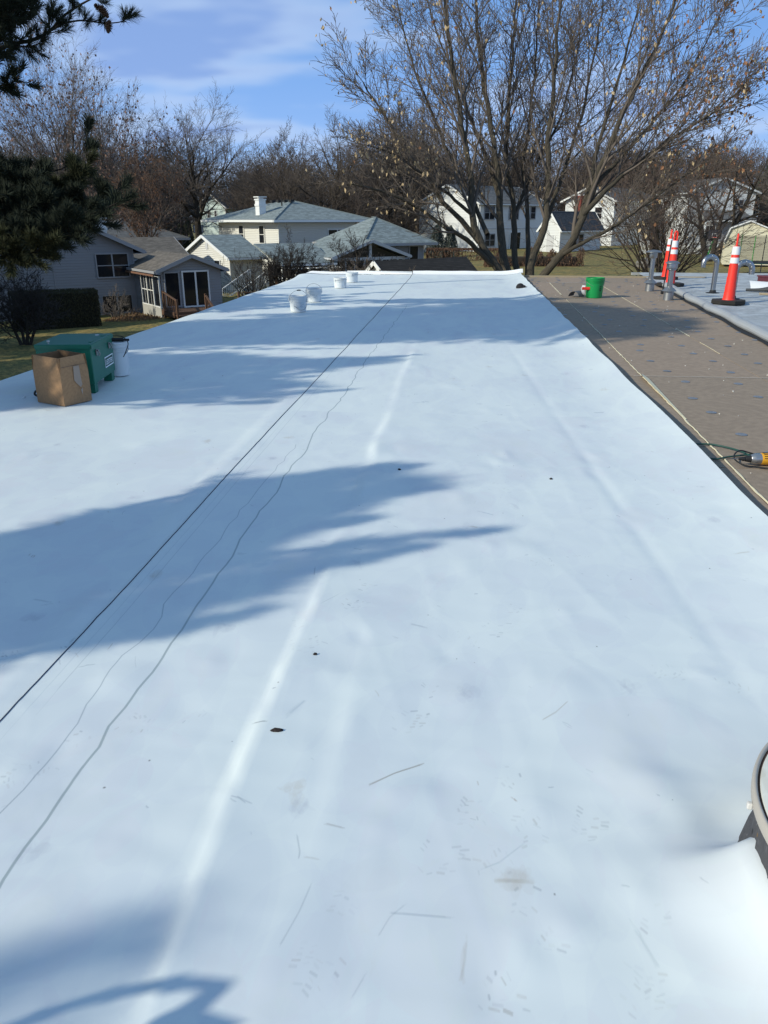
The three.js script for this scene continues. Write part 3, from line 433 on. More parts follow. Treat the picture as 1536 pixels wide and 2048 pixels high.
cone('orange traffic cone with its loop handle facing the viewer, front one of the pair', [4.38, 0.02, -17.45], 0.1, 0.0);
cone('orange traffic cone with handle seen edge-on, rear one of the pair by the roof end', [4.75, 0.02, -19.4], 1.5, 0.055);

function ventPipe(label, pos, k, turn, wide) { // galvanised flue: boot, storm collar, pipe, cap
  const t = thing('vent_pipe', label, 'vent pipe', pos, turn);
  mesh('boot', lathe([[0.092, 0], [0.088, 0.004], [0.082, 0.155], [0.078, 0.16], [0.060, 0.17]], 24), M.galvDull, t);
  mesh('storm_collar', lathe([[0.128, 0.155], [0.120, 0.165], [0.075, 0.205], [0.050, 0.222], [0.0485, 0.23]], 24), M.galvDull, t);
  mesh('pipe', lathe([[0.046, 0.17], [0.046, k - 0.17], [0.049, k - 0.165], [0.049, k - 0.14]], 24), M.galv, t);
  const c = mesh('cap', wide ? [lathe([[0.055, k - 0.16], [0.075, k - 0.15], [0.078, k - 0.06], [0.074, k - 0.055]], 28)] : [lathe([[0.055, k - 0.15], [0.092, k - 0.135], [0.095, k - 0.13], [0.095, k - 0.055], [0.090, k - 0.05]], 28), lathe([[0.060, k - 0.165], [0.078, k - 0.15], [0.060, k - 0.135]], 28)], M.galv, t);
  const q = wide ? 1.25 : 1; mesh('cap_lid', lathe([[0.12 * q, k - 0.05], [0.123 * q, k - 0.042], [0.10 * q, k - 0.022], [0.05, k - 0.005], [0.0001, k]], 28), M.galvDull, c);
  return t;
}
ventPipe('short galvanised vent pipe with mushroom cap, nearer of two, left of the cone pair', [3.66, 0, -14.59], 0.67, 0.3);
ventPipe('galvanised vent pipe with wide flat cap, farther and left one of the two', [3.74, 0, -16.44], 0.785, 1.1, true);
function gooseneck(name, label, pos, turn, h, reach, drop, r, ribs, rise = reach / 2) {
  const t = thing(name, label, 'vent pipe', pos, turn), pts = [], rr = reach / 2;
  pts.push([0, 0, 0], [0, h * 0.5, 0], [0, h - rise, 0]); for (let i = 1; i < 8; i++) { const a = Math.PI * i / 8; pts.push([rr - rr * Math.cos(a), h - rise + rise * Math.sin(a), 0]); } pts.push([reach, h - rise, 0], [reach, h - rise - drop, 0]);
  mesh('pipe', pipe(pts, r, 90, 18), M.galv, t);
  const bands = []; for (let i = 0; i <= ribs; i++) { const a = Math.PI * i / ribs, c = [rr - rr * Math.cos(a), h - rise + rise * Math.sin(a), 0]; bands.push(fix(new THREE.TorusGeometry(r + 0.001, 0.0045, 6, 20).rotateX(Math.PI / 2).rotateZ(-a).translate(...c))); }
  mesh('seam_band', bands, M.galv, t);
  mesh('flashing', lathe([[0.13, 0.001], [0.125, 0.006], [r + 0.02, 0.012], [r + 0.008, 0.05], [r + 0.001, 0.055]], 16), M.black, t);
  return t;
}
gooseneck('hooked_pipe', 'galvanised pipe bent over to the left, between the cone pair and single cone', [4.80, 0.02, -15.88], Math.PI + 0.25, 0.665, 0.27, 0.06, 0.046, 4);
gooseneck('hooked_pipe', 'galvanised pipe bent over to the right, behind the single cone', [4.80, 0.02, -14.72], 0.05, 0.62, 0.27, 0.07, 0.048, 6);
gooseneck('hooked_pipe', 'slim hooked pipe added unseen left of the view to cast the looped shadow', onSheet(-2.148, 0.045), 0.16, 0.985, 0.275, 0.02, 0.011, 4, 0.06);  // unseen, added and bent to throw the hook-shaped shadow at lower left
{ const t = thing('shadow_caster', 'unseen pointed shape added by the slim pipe to cast a shadow', 'hand tool', [-1.79, 0.785, -0.045], 0.30); mesh('blade', fix(new THREE.SphereGeometry(1, 20, 12).scale(0.07, 0.022, 0.04)), M.galvDull, t); mesh('point', fix(new THREE.ConeGeometry(0.03, 0.20, 12).rotateZ(-1.75).translate(0.13, 0.045, 0)), M.galvDull, t); mesh('stem', rod([0, 0.03, 0], [0.0, 0.12, 0], 0.008), M.galvDull, t); }  // unseen made-up shape, added for the pointed shadow beside the loop
{ const t = thing('black_pole', 'thin black upright pole between the vent pipes and cone pair', 'pole', [3.84, 0.0, -15.79]); mesh('shaft', rod([0, 0.03, 0], [0.055, 0.975, 0], 0.0115, 10), M.black, t); mesh('foot', [rbox(0.05, 0.06, 0.05, 0.008, -0.005, 0.03, 0)], M.black, t); }

{ // round vent drum at the right edge with a rimmed lid
  const t = thing('vent_drum', 'round drum with white lid and beige rim at the lower right edge', 'roof vent', [DX, 0, DZ]);
  const bt = canvasTex(512, 256, (g, W, H) => { const r = mulberry(9); g.fillStyle = 'rgb(84,84,88)'; g.fillRect(0, 0, W, H); for (let i = 0; i < 5200; i++) { const x = r() * W, y = r() * H, a = 1.0 + r() * 1.2, l = 2 + r() * 10, w = 40 + 170 * r() * r(); g.strokeStyle = `rgb(${w},${w},${w * 1.05})`; g.globalAlpha = 0.4; g.lineWidth = 0.6 + r(); g.beginPath(); g.moveTo(x, y); g.lineTo(x + Math.cos(a) * l, y + Math.sin(a) * l); g.stroke(); } for (let i = 0; i < 90; i++) { g.globalAlpha = 0.8; g.fillStyle = r() < 0.25 ? 'rgb(150,112,60)' : 'rgb(20,20,22)'; g.beginPath(); g.ellipse(r() * W, r() * H, 1 + r() * 4, 1 + r() * 3, 0, 0, 7); g.fill(); } }, true, [3, 1]);
  const body = lathe([[DR + 0.016, -0.01], [DR + 0.014, 0.03], [DR + 0.006, 0.08], [DR - 0.006, 0.12], [DR - 0.008, 0.23]], 120), p = body.attributes.position;
  for (let i = 0; i < p.count; i++) { const a = Math.atan2(p.getZ(i), p.getX(i)), y = p.getY(i), k = 1 + 0.012 * n2(a * 9, y * 30) + 0.006 * n2(a * 26, y * 70); p.setX(i, p.getX(i) * k); p.setZ(i, p.getZ(i) * k); } body.computeVertexNormals();
  mesh('bitumen_side', body, std([0.7, 0.7, 0.7], 0.85, { map: bt, bumpMap: bt, bumpScale: 0.004 }), t);
  mesh('rim', lathe([[0.384, 0.212], [0.393, 0.216], [0.398, 0.224], [0.399, 0.238], [0.398, 0.248], [0.395, 0.253], [0.390, 0.251], [0.388, 0.245]], 120), std([0.44, 0.40, 0.35], 0.55), t);
  mesh('lid_gap', lathe([[0.389, 0.246], [0.382, 0.246]], 120), std([0.05, 0.025, 0.015], 0.8), t);
  const lidT = canvasTex(512, 512, (g, W, H) => { const r = mulberry(4); g.fillStyle = 'rgb(216,216,208)'; g.fillRect(0, 0, W, H); for (let i = 0; i < 260; i++) { g.globalAlpha = 0.10; g.fillStyle = r() < 0.5 ? 'rgb(150,142,120)' : 'rgb(240,240,236)'; g.beginPath(); g.ellipse(r() * W, r() * H, 4 + r() * 30, 3 + r() * 14, r() * 3, 0, 7); g.fill(); } for (let i = 0; i < 70; i++) { const a = r() * 6.3, q = 236 + 8 * r(); g.globalAlpha = 0.6; g.strokeStyle = 'rgb(110,100,80)'; g.lineWidth = 1.4; g.beginPath(); g.arc(W / 2, H / 2, q, a, a + 0.06 * r()); g.stroke(); } });
  const lid = lathe([[0.384, 0.244], [0.382, 0.252], [0.35, 0.258], [0.2, 0.272], [0.0001, 0.278]], 120), lp = lid.attributes.position, lu = lid.attributes.uv; for (let i = 0; i < lp.count; i++) lu.setXY(i, lp.getX(i) / 0.76 + 0.5, lp.getZ(i) / 0.76 + 0.5);
  mesh('lid', lid, std([0.95, 0.95, 0.95], 0.5, { map: lidT }), t);
  for (let i = 0; i < 8; i++) { const a = i * 0.785 + 0.2; mesh('clip', rbox(0.012, 0.016, 0.012, 0.004, 0, 0, 0).rotateY(-a).translate(Math.cos(a) * 0.403, 0.224, Math.sin(a) * 0.402), std([0.6, 0.58, 0.55], 0.5), t); }
}
{ // drill lying on the boards
  const t = thing('power_drill', 'yellow and black corded drill lying on the brown boards at the right edge', 'drill', [1.642, 0.0, -4.49], 0.10); t.scale.setScalar(0.84);
  const ax = (p) => lathe(p, 24).rotateZ(-Math.PI / 2).translate(0, 0.048, 0);
  mesh('bit', ax([[0.0001, -0.058], [0.002, -0.05], [0.003, -0.02], [0.003, 0.012]]), M.wire, t);
  mesh('chuck', ax([[0.006, 0.0], [0.009, 0.004], [0.010, 0.022], [0.015, 0.026], [0.0155, 0.045], [0.012, 0.05]]), M.black, t);
  mesh('collar', ax([[0.016, 0.046], [0.019, 0.05], [0.024, 0.078], [0.026, 0.082]]), M.black, t);
  mesh('gear_housing', ax([[0.024, 0.080], [0.030, 0.086], [0.036, 0.104], [0.0385, 0.112], [0.0385, 0.150], [0.034, 0.153]]), std([0.42, 0.42, 0.42], 0.35, { metalness: 0.8 }), t);
  mesh('motor_body', ax([[0.036, 0.148], [0.041, 0.153], [0.043, 0.20], [0.041, 0.30], [0.030, 0.312], [0.0001, 0.315]]), M.yellow, t);
  for (let i = 0; i < 6; i++) mesh('vent_slot', [box(0.045, 0.003, 0.006, 0.185, 0.048 + 0.0425 * Math.sin(0.35 + i * 0.36), 0.0425 * Math.cos(0.35 + i * 0.36))], M.black, t);
  mesh('handle', rbox(0.055, 0.035, 0.16, 0.014, 0.26, 0.03, 0.09), M.black, t);
  const cord = mesh('cord', pipe([[0.27, 0.03, 0.16], [0.16, 0.012, 0.10], [0.10, 0.01, 0.06], [0.05, 0.012, 0.055], [0.012, 0.02, 0.03], [-0.002, 0.03, -0.05], [0.03, 0.045, -0.13], [0.10, 0.05, -0.20], [0.17, 0.03, -0.22], [0.28, 0.01, -0.16], [0.4, 0.008, -0.1]], 0.0052, 90, 8), M.black, t);
}
{
  const pts = [[2.028, 0.01, -4.774], [1.811, 0.012, -4.703], [1.624, 0.012, -4.621], [1.539, 0.01, -4.578], [1.478, 0.009, -4.617], [1.435, 0.009, -4.698], [1.415, 0.012, -4.807], [1.449, 0.018, -4.858], [1.523, 0.014, -4.892], [1.617, 0.012, -4.896], [1.69, 0.012, -4.834], [1.745, 0.016, -4.726], [1.777, 0.012, -4.584], [1.862, 0.01, -4.44]];
  tag(mesh('extension_cord', pipe(pts, 0.0058, 140, 8), M.hose), 'dark green extension cord looped on the boards against the sheet edge', 'cord');
}
{ // cap, scraps, curled off-cuts
  const t = thing('baseball_hat', 'small black hat lying on the white sheet near the far right corner', 'hat', onSheet(1.2, -16.4), 0.4);
  mesh('crown', fix(new THREE.SphereGeometry(1, 20, 12, 0, 6.3, 0, 1.7).scale(0.085, 0.085, 0.09)).translate(-0.03, 0.005, 0), std([0.012, 0.011, 0.013], 0.9), t); mesh('peak', rbox(0.12, 0.012, 0.11, 0.006, 0.09, 0.012, 0.0), std([0.014, 0.013, 0.015], 0.9), t); mesh('fold', fix(new THREE.SphereGeometry(0.04, 10, 8).scale(1, 0.7, 1.4)).translate(0.02, 0.03, 0.05), std([0.012, 0.011, 0.013], 0.9), t);
  const curl = (r, a0, a1, L) => { const pos = [], idx = [], N = 18; for (let i = 0; i <= N; i++) { const a = lerp(a0, a1, i / N), q = r * (1 - 0.15 * i / N); pos.push(q * Math.cos(a), q * Math.sin(a), 0, q * Math.cos(a), q * Math.sin(a), L); if (i) idx.push(i * 2 - 2, i * 2, i * 2 - 1, i * 2 - 1, i * 2, i * 2 + 1); } return rawGeo(pos, idx); };
  const a = thing('membrane_offcut', 'grey arched off-cut of roofing lying left of the green bucket', 'off-cut', [2.10, 0.0, -15.0], -0.55); mesh('arch', curl(0.115, 0.1, 3.0, 0.24).translate(0, 0, -0.12), std([0.11, 0.115, 0.13], 0.7), a);
  const b = thing('membrane_offcut', 'pale curled scrap of roofing touching the green bucket on its left', 'off-cut', [2.26, 0.14, -15.02], 0.5); mesh('curl', curl(0.14, 2.6, 5.6, 0.10).translate(0.05, 0, 0), std([0.55, 0.57, 0.60], 0.6), b);
  tag(mesh('stiff_wire', pipe([[2.20, 0.0, -15.1], [2.22, 0.14, -15.14], [2.27, 0.28, -15.2]], 0.003, 12, 5), M.wire), 'thin wire standing up behind the pale scrap by the green bucket', 'wire');
  const scrap = (label, x, z, l, w, turn) => { const g = fix(new THREE.IcosahedronGeometry(1, 1)), p = g.attributes.position; for (let i = 0; i < p.count; i++) { const k = 1 + 0.35 * n3(p.getX(i) * 2 + x, p.getY(i) * 2, p.getZ(i) * 2 + z); p.setXYZ(i, p.getX(i) * l * k * (1 - 0.3 * p.getX(i)), Math.abs(p.getY(i)) * 0.006 * k, p.getZ(i) * w * k * (1 - 0.5 * p.getX(i))); } g.computeVertexNormals(); const m = mesh('dry_leaf', g, std([0.022, 0.014, 0.012], 0.9)); m.position.set(...onSheet(x, z)); m.rotation.y = turn; tag(m, label, 'leaf'); };
  scrap('dark curled leaf on the white sheet in the foreground, left of centre', -0.46, -1.73, 0.017, 0.008, 0.1); scrap('tiny dark leaf scrap farther up from the foreground leaf', -0.43, -2.13, 0.007, 0.005, 0.5); scrap('small dark scrap beside the middle tree shadow tip', -0.32, -4.14, 0.012, 0.008, 2.2); scrap('small dark scrap in the right half of the sheet', 0.52, -4.06, 0.012, 0.008, 1.2);
}
{ // heap at the right edge: dark off-cut, paper, boards, crate
  const t = thing('dark_membrane_roll', 'dark grey loosely rolled roofing lying at the far right', 'roofing roll', [5.50, 0.03, -16.15], -0.35), pos = [], idx = [], N = 26, K = 22;
  for (let i = 0; i <= N; i++) for (let k = 0; k <= K; k++) { const u = i / N, a = k / K * 5.0 - 0.3, r = (0.075 + 0.02 * n2(u * 3, 2)) * (1 - 0.10 * k / K) * (0.35 + 0.65 * ss(-0.05, 0.35, u)); pos.push(u * 1.9, r + r * Math.sin(a - 1.57) * 0.9, r * 1.7 * Math.cos(a - 1.57)); }
  for (let i = 0; i < N; i++) for (let k = 0; k < K; k++) { const a = i * (K + 1) + k, b = a + K + 1; idx.push(a, b, a + 1, b, b + 1, a + 1); } mesh('roll', rawGeo(pos, idx), std([0.055, 0.058, 0.062], 0.75), t);
  const w = thing('white_sheet_scrap', 'white scrap of sheet standing behind the dark roll at the right edge', 'off-cut', [5.80, 0.02, -16.75], -0.15), sp = [], si = []; for (let i = 0; i <= 14; i++) for (let k = 0; k <= 6; k++) { const u = i / 14, v = k / 6; sp.push(u * 1.1, v * (0.20 - 0.06 * u) * (1 - 0.25 * v * v), -0.3 * v + 0.05 * Math.sin(u * 5)); } for (let i = 0; i < 14; i++) for (let k = 0; k < 6; k++) { const a = i * 7 + k, b = a + 7; si.push(a, b, a + 1, b, b + 1, a + 1); } mesh('sheet', rawGeo(sp, si), std([0.8, 0.8, 0.8], 0.6), w);
  const l = thing('lumber_stack', 'short stack of pale boards lying below the dark roll', 'lumber', [5.60, 0.02, -15.55], -0.30); for (let i = 0; i < 3; i++) mesh('board', box(1.5 - 0.2 * i, 0.032, 0.11, 0.7 + 0.06 * i, 0.022 + 0.036 * (i === 2 ? 1 : 0), i * 0.12 - (i === 2 ? 0.2 : 0), 0.03 * i), M.lumber, l); mesh('dark_board', box(1.2, 0.02, 0.2, 0.75, 0.052, -0.05), std([0.20, 0.16, 0.12], 0.9), l);
  const c = thing('maroon_crate', 'dark red crate corner at the right edge of the roof', 'crate', [6.40, 0.02, -17.5], 0.2); mesh('body', [rbox(0.5, 0.20, 0.4, 0.02, 0.1, 0.11, 0)], std([0.10, 0.02, 0.03], 0.6), c); mesh('rim', [rbox(0.53, 0.03, 0.43, 0.01, 0.1, 0.205, 0)], std([0.12, 0.025, 0.035], 0.6), c);
}

// ------------------------------------------------------------------ houses
class House { // parts are baked about the thing's base; frame() sets the local axes: x along a wall, y up, z out of it
  constructor(name, label, cat, K, bdeg) { this.t = thing(name, label, cat, K); this.K = V(K); this.frame(K, bdeg); }
  frame(K, bdeg) { this.m = new THREE.Matrix4().makeRotationY(bdeg * Math.PI / 180).setPosition(V(K).sub(this.K)); return this; }
  add(name, gs, mat, parent) { if (Array.isArray(gs) && gs.length > 1 && /^(corner_trim|gutter|soffit|rake_trim|rail|board_edge|post|ridge_cap)$/.test(name)) { let m; for (const q of gs.flat(9)) m = this.add(name, q, mat, parent); return m; } const g = join([gs].flat(9).map((q) => q.clone())); g.applyMatrix4(this.m); return mesh(name, g, mat, parent || this.t); }
  siding(o, u, n, w, h, rise, lap, lo = -1.5) { // lapped boards; o = lower left corner seen from outside, gable apex over the middle when rise > 0
    const pos = [], idx = []; o = V(o); u = V(u); n = V(n);
    const put = (x, y, d) => { const p = o.clone().addScaledVector(u, x).addScaledVector(n, d); pos.push(p.x, p.y + y, p.z); };
    const ext = (y) => y <= h ? [0, w] : [w / 2 * (y - h) / rise, w - w / 2 * (y - h) / rise];
    for (let y = lo; y < h + rise - 0.01; y += lap) { const y1 = Math.min(y + lap, h + rise), a = ext(y), b = ext(y1), k = pos.length / 3; put(a[0], y, 0.045); put(a[1], y, 0.045); put(b[0], y1, 0.002); put(b[1], y1, 0.002); put(a[0], y, 0.0); put(a[1], y, 0.0); idx.push(k, k + 1, k + 2, k + 1, k + 3, k + 2, k + 4, k + 5, k, k + 5, k + 1, k); }
    return rawGeo(pos, idx);
  }
  block(x0, x1, z0, z1, h, mat, lap = 0.14, o = {}) { // four walls, front at z1; gables: 'z' = ridge runs front to back, 'x' = ridge along the front
    const W = x1 - x0, D = z1 - z0, r = o.rise || 0, gz = o.ridge === 'z' ? r : 0, gx = o.ridge === 'x' ? r : 0, lo = o.lo ?? -1.5;
    this.add('wall', [this.siding([x0, 0, z1], [1, 0, 0], [0, 0, 1], W, h, gz, lap, lo), this.siding([x0, 0, z0], [0, 0, 1], [-1, 0, 0], D, h, gx, lap, lo), this.siding([x1, 0, z1], [0, 0, -1], [1, 0, 0], D, h, gx, lap, lo), this.siding([x1, 0, z0], [-1, 0, 0], [0, 0, -1], W, h, gz, lap, lo)], mat);
    const c = 0.09; if (o.corner) this.add('corner_trim', [[x0, z1], [x1, z1], [x0, z0], [x1, z0]].map(([x, z]) => box(c, h - lo, c, x, (h + lo) / 2, z)), o.corner);
  }
  slab(p, mat, th = 0.13, parent) { // roof plane from four corners: eave a, eave b, ridge b, ridge a
    const v = p.map((q) => V(q)), n = v[1].clone().sub(v[0]).cross(v[3].clone().sub(v[0])).normalize(); if (n.y < 0) n.negate();
    const eu = v[1].clone().sub(v[0]).normalize(), ev = n.clone().cross(eu), pos = [], uv = [], d = v.map((q) => q.clone().addScaledVector(n, -th));
    const tri = (...q) => q.forEach((w) => { pos.push(w.x, w.y, w.z); const s = w.clone().sub(v[0]); uv.push(s.dot(eu), s.dot(ev)); });
    const quad = (a, b, c, e) => { tri(a, b, c); tri(a, c, e); };
    quad(v[0], v[1], v[2], v[3]); quad(d[0], d[3], d[2], d[1]); for (let i = 0; i < 4; i++) { const j = (i + 1) % 4; if (v[i].distanceTo(v[j]) > 0.02) quad(v[i], d[i], d[j], v[j]); }
    return this.add('roof', rawGeo(pos, null, uv), mat, parent);
  }
  gable(x0, x1, z0, z1, h, rise, ridge, mat, trim, ov = 0.35, th = 0.13) {
    const y = h + 0.04;
    if (ridge === 'z') {
      const c = (x0 + x1) / 2, k = rise / (c - x0), e = y - ov * k, a = z0 - ov, b = z1 + ov; const up = th * 1.0;
      this.slab([[x0 - ov, e + up, b], [x0 - ov, e + up, a], [c, y + rise + up, a], [c, y + rise + up, b]], mat, th); this.slab([[x1 + ov, e + up, a], [x1 + ov, e + up, b], [c, y + rise + up, b], [c, y + rise + up, a]], mat, th);
      this.add('rake_trim', [bar([x0 - ov - 0.02, e + up - 0.09, b + 0.02], [c, y + rise + up - 0.09, b + 0.02], 0.035, 0.20), bar([x1 + ov + 0.02, e + up - 0.09, b + 0.02], [c, y + rise + up - 0.09, b + 0.02], 0.035, 0.20)], trim);
      this.add('gutter', [box(0.11, 0.12, b - a, x0 - ov - 0.06, e + up - 0.10, (a + b) / 2), box(0.11, 0.12, b - a, x1 + ov + 0.06, e + up - 0.10, (a + b) / 2)], trim);
      this.add('soffit', [box(ov, 0.02, b - a, x0 - ov / 2 - 0.02, e - 0.03, (a + b) / 2), box(ov, 0.02, b - a, x1 + ov / 2 + 0.02, e - 0.03, (a + b) / 2)], trim);
    } else {
      const c = (z0 + z1) / 2, k = rise / (c - z0), e = y - ov * k, a = x0 - ov, b = x1 + ov, up = th;
      this.slab([[a, e + up, z1 + ov], [b, e + up, z1 + ov], [b, y + rise + up, c], [a, y + rise + up, c]], mat, th); this.slab([[b, e + up, z0 - ov], [a, e + up, z0 - ov], [a, y + rise + up, c], [b, y + rise + up, c]], mat, th);
      this.add('rake_trim', [a - 0.02, b + 0.02].map((x) => [bar([x, e + up - 0.09, z1 + ov], [x, y + rise + up - 0.09, c], 0.035, 0.20), bar([x, e + up - 0.09, z0 - ov], [x, y + rise + up - 0.09, c], 0.035, 0.20)]), trim);
      this.add('gutter', [box(b - a, 0.12, 0.11, (a + b) / 2, e + up - 0.10, z1 + ov + 0.06), box(b - a, 0.12, 0.11, (a + b) / 2, e + up - 0.10, z0 - ov - 0.06)], trim);
    }
  }
  hip(x0, x1, z0, z1, e, top, mat, trim, th = 0.13) { // hip roof over the eave rectangle
    const W = x1 - x0, D = z1 - z0, r = Math.min(W, D) / 2 - 0.001, A = W > D ? [[x0 + r, top, (z0 + z1) / 2], [x1 - r, top, (z0 + z1) / 2]] : [[(x0 + x1) / 2, top, z1 - r], [(x0 + x1) / 2, top, z0 + r]];
    const [f, b] = A;
    if (W > D) { this.slab([[x0, e, z1], [x1, e, z1], b, f], mat, th); this.slab([[x1, e, z0], [x0, e, z0], f, b], mat, th); this.slab([[x0, e, z0], [x0, e, z1], f, f], mat, th); this.slab([[x1, e, z1], [x1, e, z0], b, b], mat, th); }
    else { this.slab([[x0, e, z0], [x0, e, z1], f, b], mat, th); this.slab([[x1, e, z1], [x1, e, z0], b, f], mat, th); this.slab([[x0, e, z1], [x1, e, z1], f, f], mat, th); this.slab([[x1, e, z0], [x0, e, z0], b, b], mat, th); }
    this.add('gutter', [box(W + 0.1, 0.17, 0.10, (x0 + x1) / 2, e - 0.09, z1 + 0.05), box(W + 0.1, 0.17, 0.10, (x0 + x1) / 2, e - 0.09, z0 - 0.05), box(0.10, 0.17, D, x0 - 0.05, e - 0.09, (z0 + z1) / 2), box(0.10, 0.17, D, x1 + 0.05, e - 0.09, (z0 + z1) / 2)], trim);
    this.add('soffit', box(W - 0.1, 0.02, D - 0.1, (x0 + x1) / 2, e - 0.16, (z0 + z1) / 2), trim);
    const rl = [f, b].map((q) => V(q).add(V(0, 0.02, 0))); this.add('ridge_cap', [bar([x0, e + 0.02, z1], [f[0], f[1] + 0.03, f[2]], 0.16, 0.05), bar([x1, e + 0.02, z1], [...(W > D ? b : f)], 0.16, 0.05), bar(rl[0].toArray(), rl[1].toArray(), 0.2, 0.05)], mat);
  }
  // face: 'f' front at z = d (x to the right), 'l' left side at x = d (u runs towards the back), 'r' right side at x = d (u = distance back)
  win(face, d, u0, u1, v0, v1, o = {}) {
    const fw = o.fw || 0.09, P = (u, v, n, w, h, t) => face === 'f' ? box(w, h, t, u, v, d + n) : face === 'l' ? box(t, h, w, d - n, v, -u) : box(t, h, w, d + n, v, -u);
    const cu = (u0 + u1) / 2, cv = (v0 + v1) / 2, W = u1 - u0, H = v1 - v0, g = [P(cu, v1 + fw / 2, 0.05, W + 2 * fw, fw, 0.10), P(cu, v0 - fw / 2, 0.06, W + 2 * fw, fw, 0.12), P(u0 - fw / 2, cv, 0.05, fw, H, 0.10), P(u1 + fw / 2, cv, 0.05, fw, H, 0.10)];
    const n = o.n || 1; for (let i = 1; i < n; i++) g.push(P(lerp(u0, u1, i / n), cv, 0.05, o.mw || 0.09, H, 0.08)); if (o.hung) g.push(P(cu, cv, 0.06, W, 0.045, 0.03));
    if (o.grid) for (let i = 1; i < o.grid; i++) g.push(P(lerp(u0, u1, i / o.grid), cv, 0.064, 0.025, H, 0.02));
    const f = this.add(o.name || 'window', g, o.mat || M.whiteTrim);
    for (let i = 0; i < n; i++) this.add('pane', P(lerp(u0, u1, (i + 0.5) / n), cv, 0.055, W / n - 0.004, H, 0.006), M.glass, f); return f;
  }
  chimney(x, y0, y1, z, w, mat, capMat) { const c = this.add('chimney', [box(w, y1 - y0, w, x, (y0 + y1) / 2, z), box(w + 0.08, 0.16, w + 0.08, x, y1 - 0.45, z), box(w + 0.10, 0.10, w + 0.10, x, y1 - 0.05, z)], mat); this.add('cap', [box(w + 0.16, 0.07, w + 0.16, x, y1 + 0.14, z), box(w * 0.6, 0.14, w * 0.6, x, y1 + 0.06, z)], capMat || mat, c); return c; }
}
{ // grey sided house on the left with sunroom
  const K = [-19.12, -3.79, -44.55], h = new House('grey_house', 'grey sided house at left with low gable, chimney and glazed sunroom', 'house', K, 38);
  h.block(-9.6, 0.35, -9.5, 0, 3.55, M.greyBlue, 0.145, { ridge: 'z', rise: 2.3, corner: M.greyTrim });
  h.gable(-9.6, 0.35, -9.5, 0, 3.55, 2.3, 'z', M.shBrown, M.greyTrim, 0.55);
  h.win('f', 0, -1.70, 0.02, 2.07, 3.28, { n: 2, hung: 1, mat: M.greyTrim, fw: 0.07, mw: 0.08 }); h.win('f', 0, -1.62, 0.0, 0.10, 1.02, { n: 2, mat: M.greyTrim, fw: 0.05 }); h.win('f', 0, -5.0, -4.0, 0.48, 0.85, { n: 3, mat: M.whiteTrim, fw: 0.05 });
  h.chimney(-0.95, 3.7, 5.05, -1.9, 0.78, M.whiteTrim); h.add('downspout', [rod([-4.05, 0.5, 0.05], [-4.05, 3.6, 0.05], 0.018)], M.greyTrim);
  h.block(0.4, 5.5, -12.5, -6.5, 2.7, M.greyBlue, 0.12, { ridge: 'x', rise: 1.1 }); h.gable(0.4, 5.5, -12.5, -6.5, 2.7, 1.1, 'x', M.shBrown, M.greyTrim, 0.4);
  // sunroom in front
  h.frame([-16.0, -3.16, -41.33], 40);
  h.add('wall', [h.siding([0, 0, 0], [1, 0, 0], [0, 0, 1], 3.4, 2.06, 0.62, 0.14, -0.7), h.siding([3.4, 0, 0], [0, 0, -1], [1, 0, 0], 4.8, 2.06, 0, 0.14, -0.7), h.siding([0, 0, -4.8], [0, 0, 1], [-1, 0, 0], 1.7, 2.06, 0, 0.14, -0.9)], M.greyBlue);
  h.gable(0, 3.4, -4.8, 0, 1.92, 0.66, 'z', M.shBrown, M.greyTrim, 0.32);
  h.add('wood_gutter', box(0.06, 0.09, 5.2, -0.47, 1.72, -2.3), std([0.20, 0.10, 0.06], 0.7));
  h.win('f', 0, 0.22, 0.95, 0.10, 1.80, { mat: M.greyTrim, fw: 0.06 }); h.win('f', 0, 1.22, 2.62, 0.06, 1.82, { n: 2, name: 'sliding_door', fw: 0.08, mw: 0.09 });
  h.add('low_wall', [box(0.12, 0.78, 3.1, -0.06, -0.36, -1.55)], M.whiteBrick);
  h.add('sunroom_backing', box(0.02, 1.7, 3.0, 0.03, 0.85, -1.55), std([0.13, 0.075, 0.045], 0.9));
  for (let i = 0; i < 3; i++) h.win('l', -0.02, 0.10 + i * 1.0, 0.98 + i * 1.0, 0.08, 1.62, { mat: i === 1 ? M.cream : M.whiteTrim, fw: 0.05, grid: i ? 2 : 0, hung: i ? 1 : 0 });
  // deck, steps and railing
  const d = new House('timber_deck', 'brown timber deck with steps and railing in front of the sunroom', 'deck', [-16.0, -3.16, -41.33], 40);
  for (let i = 0; i < 13; i++) d.add('deck_board', box(7.2, 0.035, 0.135, 3.5, -0.06, 0.12 + i * 0.142), M.deckWood);
  d.add('deck_skirt', [box(7.2, 0.22, 0.04, 3.5, -0.20, 1.92), box(0.04, 0.22, 1.9, -0.10, -0.20, 0.98)], M.deckWood);
  for (let i = 0; i < 3; i++) { d.add('step', box(1.5, 0.04, 0.32, 0.85, -0.20 - i * 0.17, 2.1 + i * 0.30), M.deckWood); d.add('riser', box(1.5, 0.16, 0.03, 0.85, -0.30 - i * 0.17, 2.24 + i * 0.30), M.deckWood); }
  const rail = (p, q, n, hh) => { const a = V(p), b = V(q); d.add('rail', [bar([p[0], p[1] + hh, p[2]], [q[0], q[1] + hh, q[2]], 0.10, 0.045), bar([p[0], p[1] + 0.12, p[2]], [q[0], q[1] + 0.12, q[2]], 0.06, 0.04)], M.deckWood); for (let i = 0; i <= n; i++) { const c = a.clone().lerp(b, i / n), big = i === 0 || i === n; d.add(big ? 'post' : 'baluster', bar([c.x, c.y - (big ? 0.5 : -0.10), c.z], [c.x, c.y + hh + (big ? 0.06 : 0), c.z], big ? 0.10 : 0.042), M.deckWood); } };
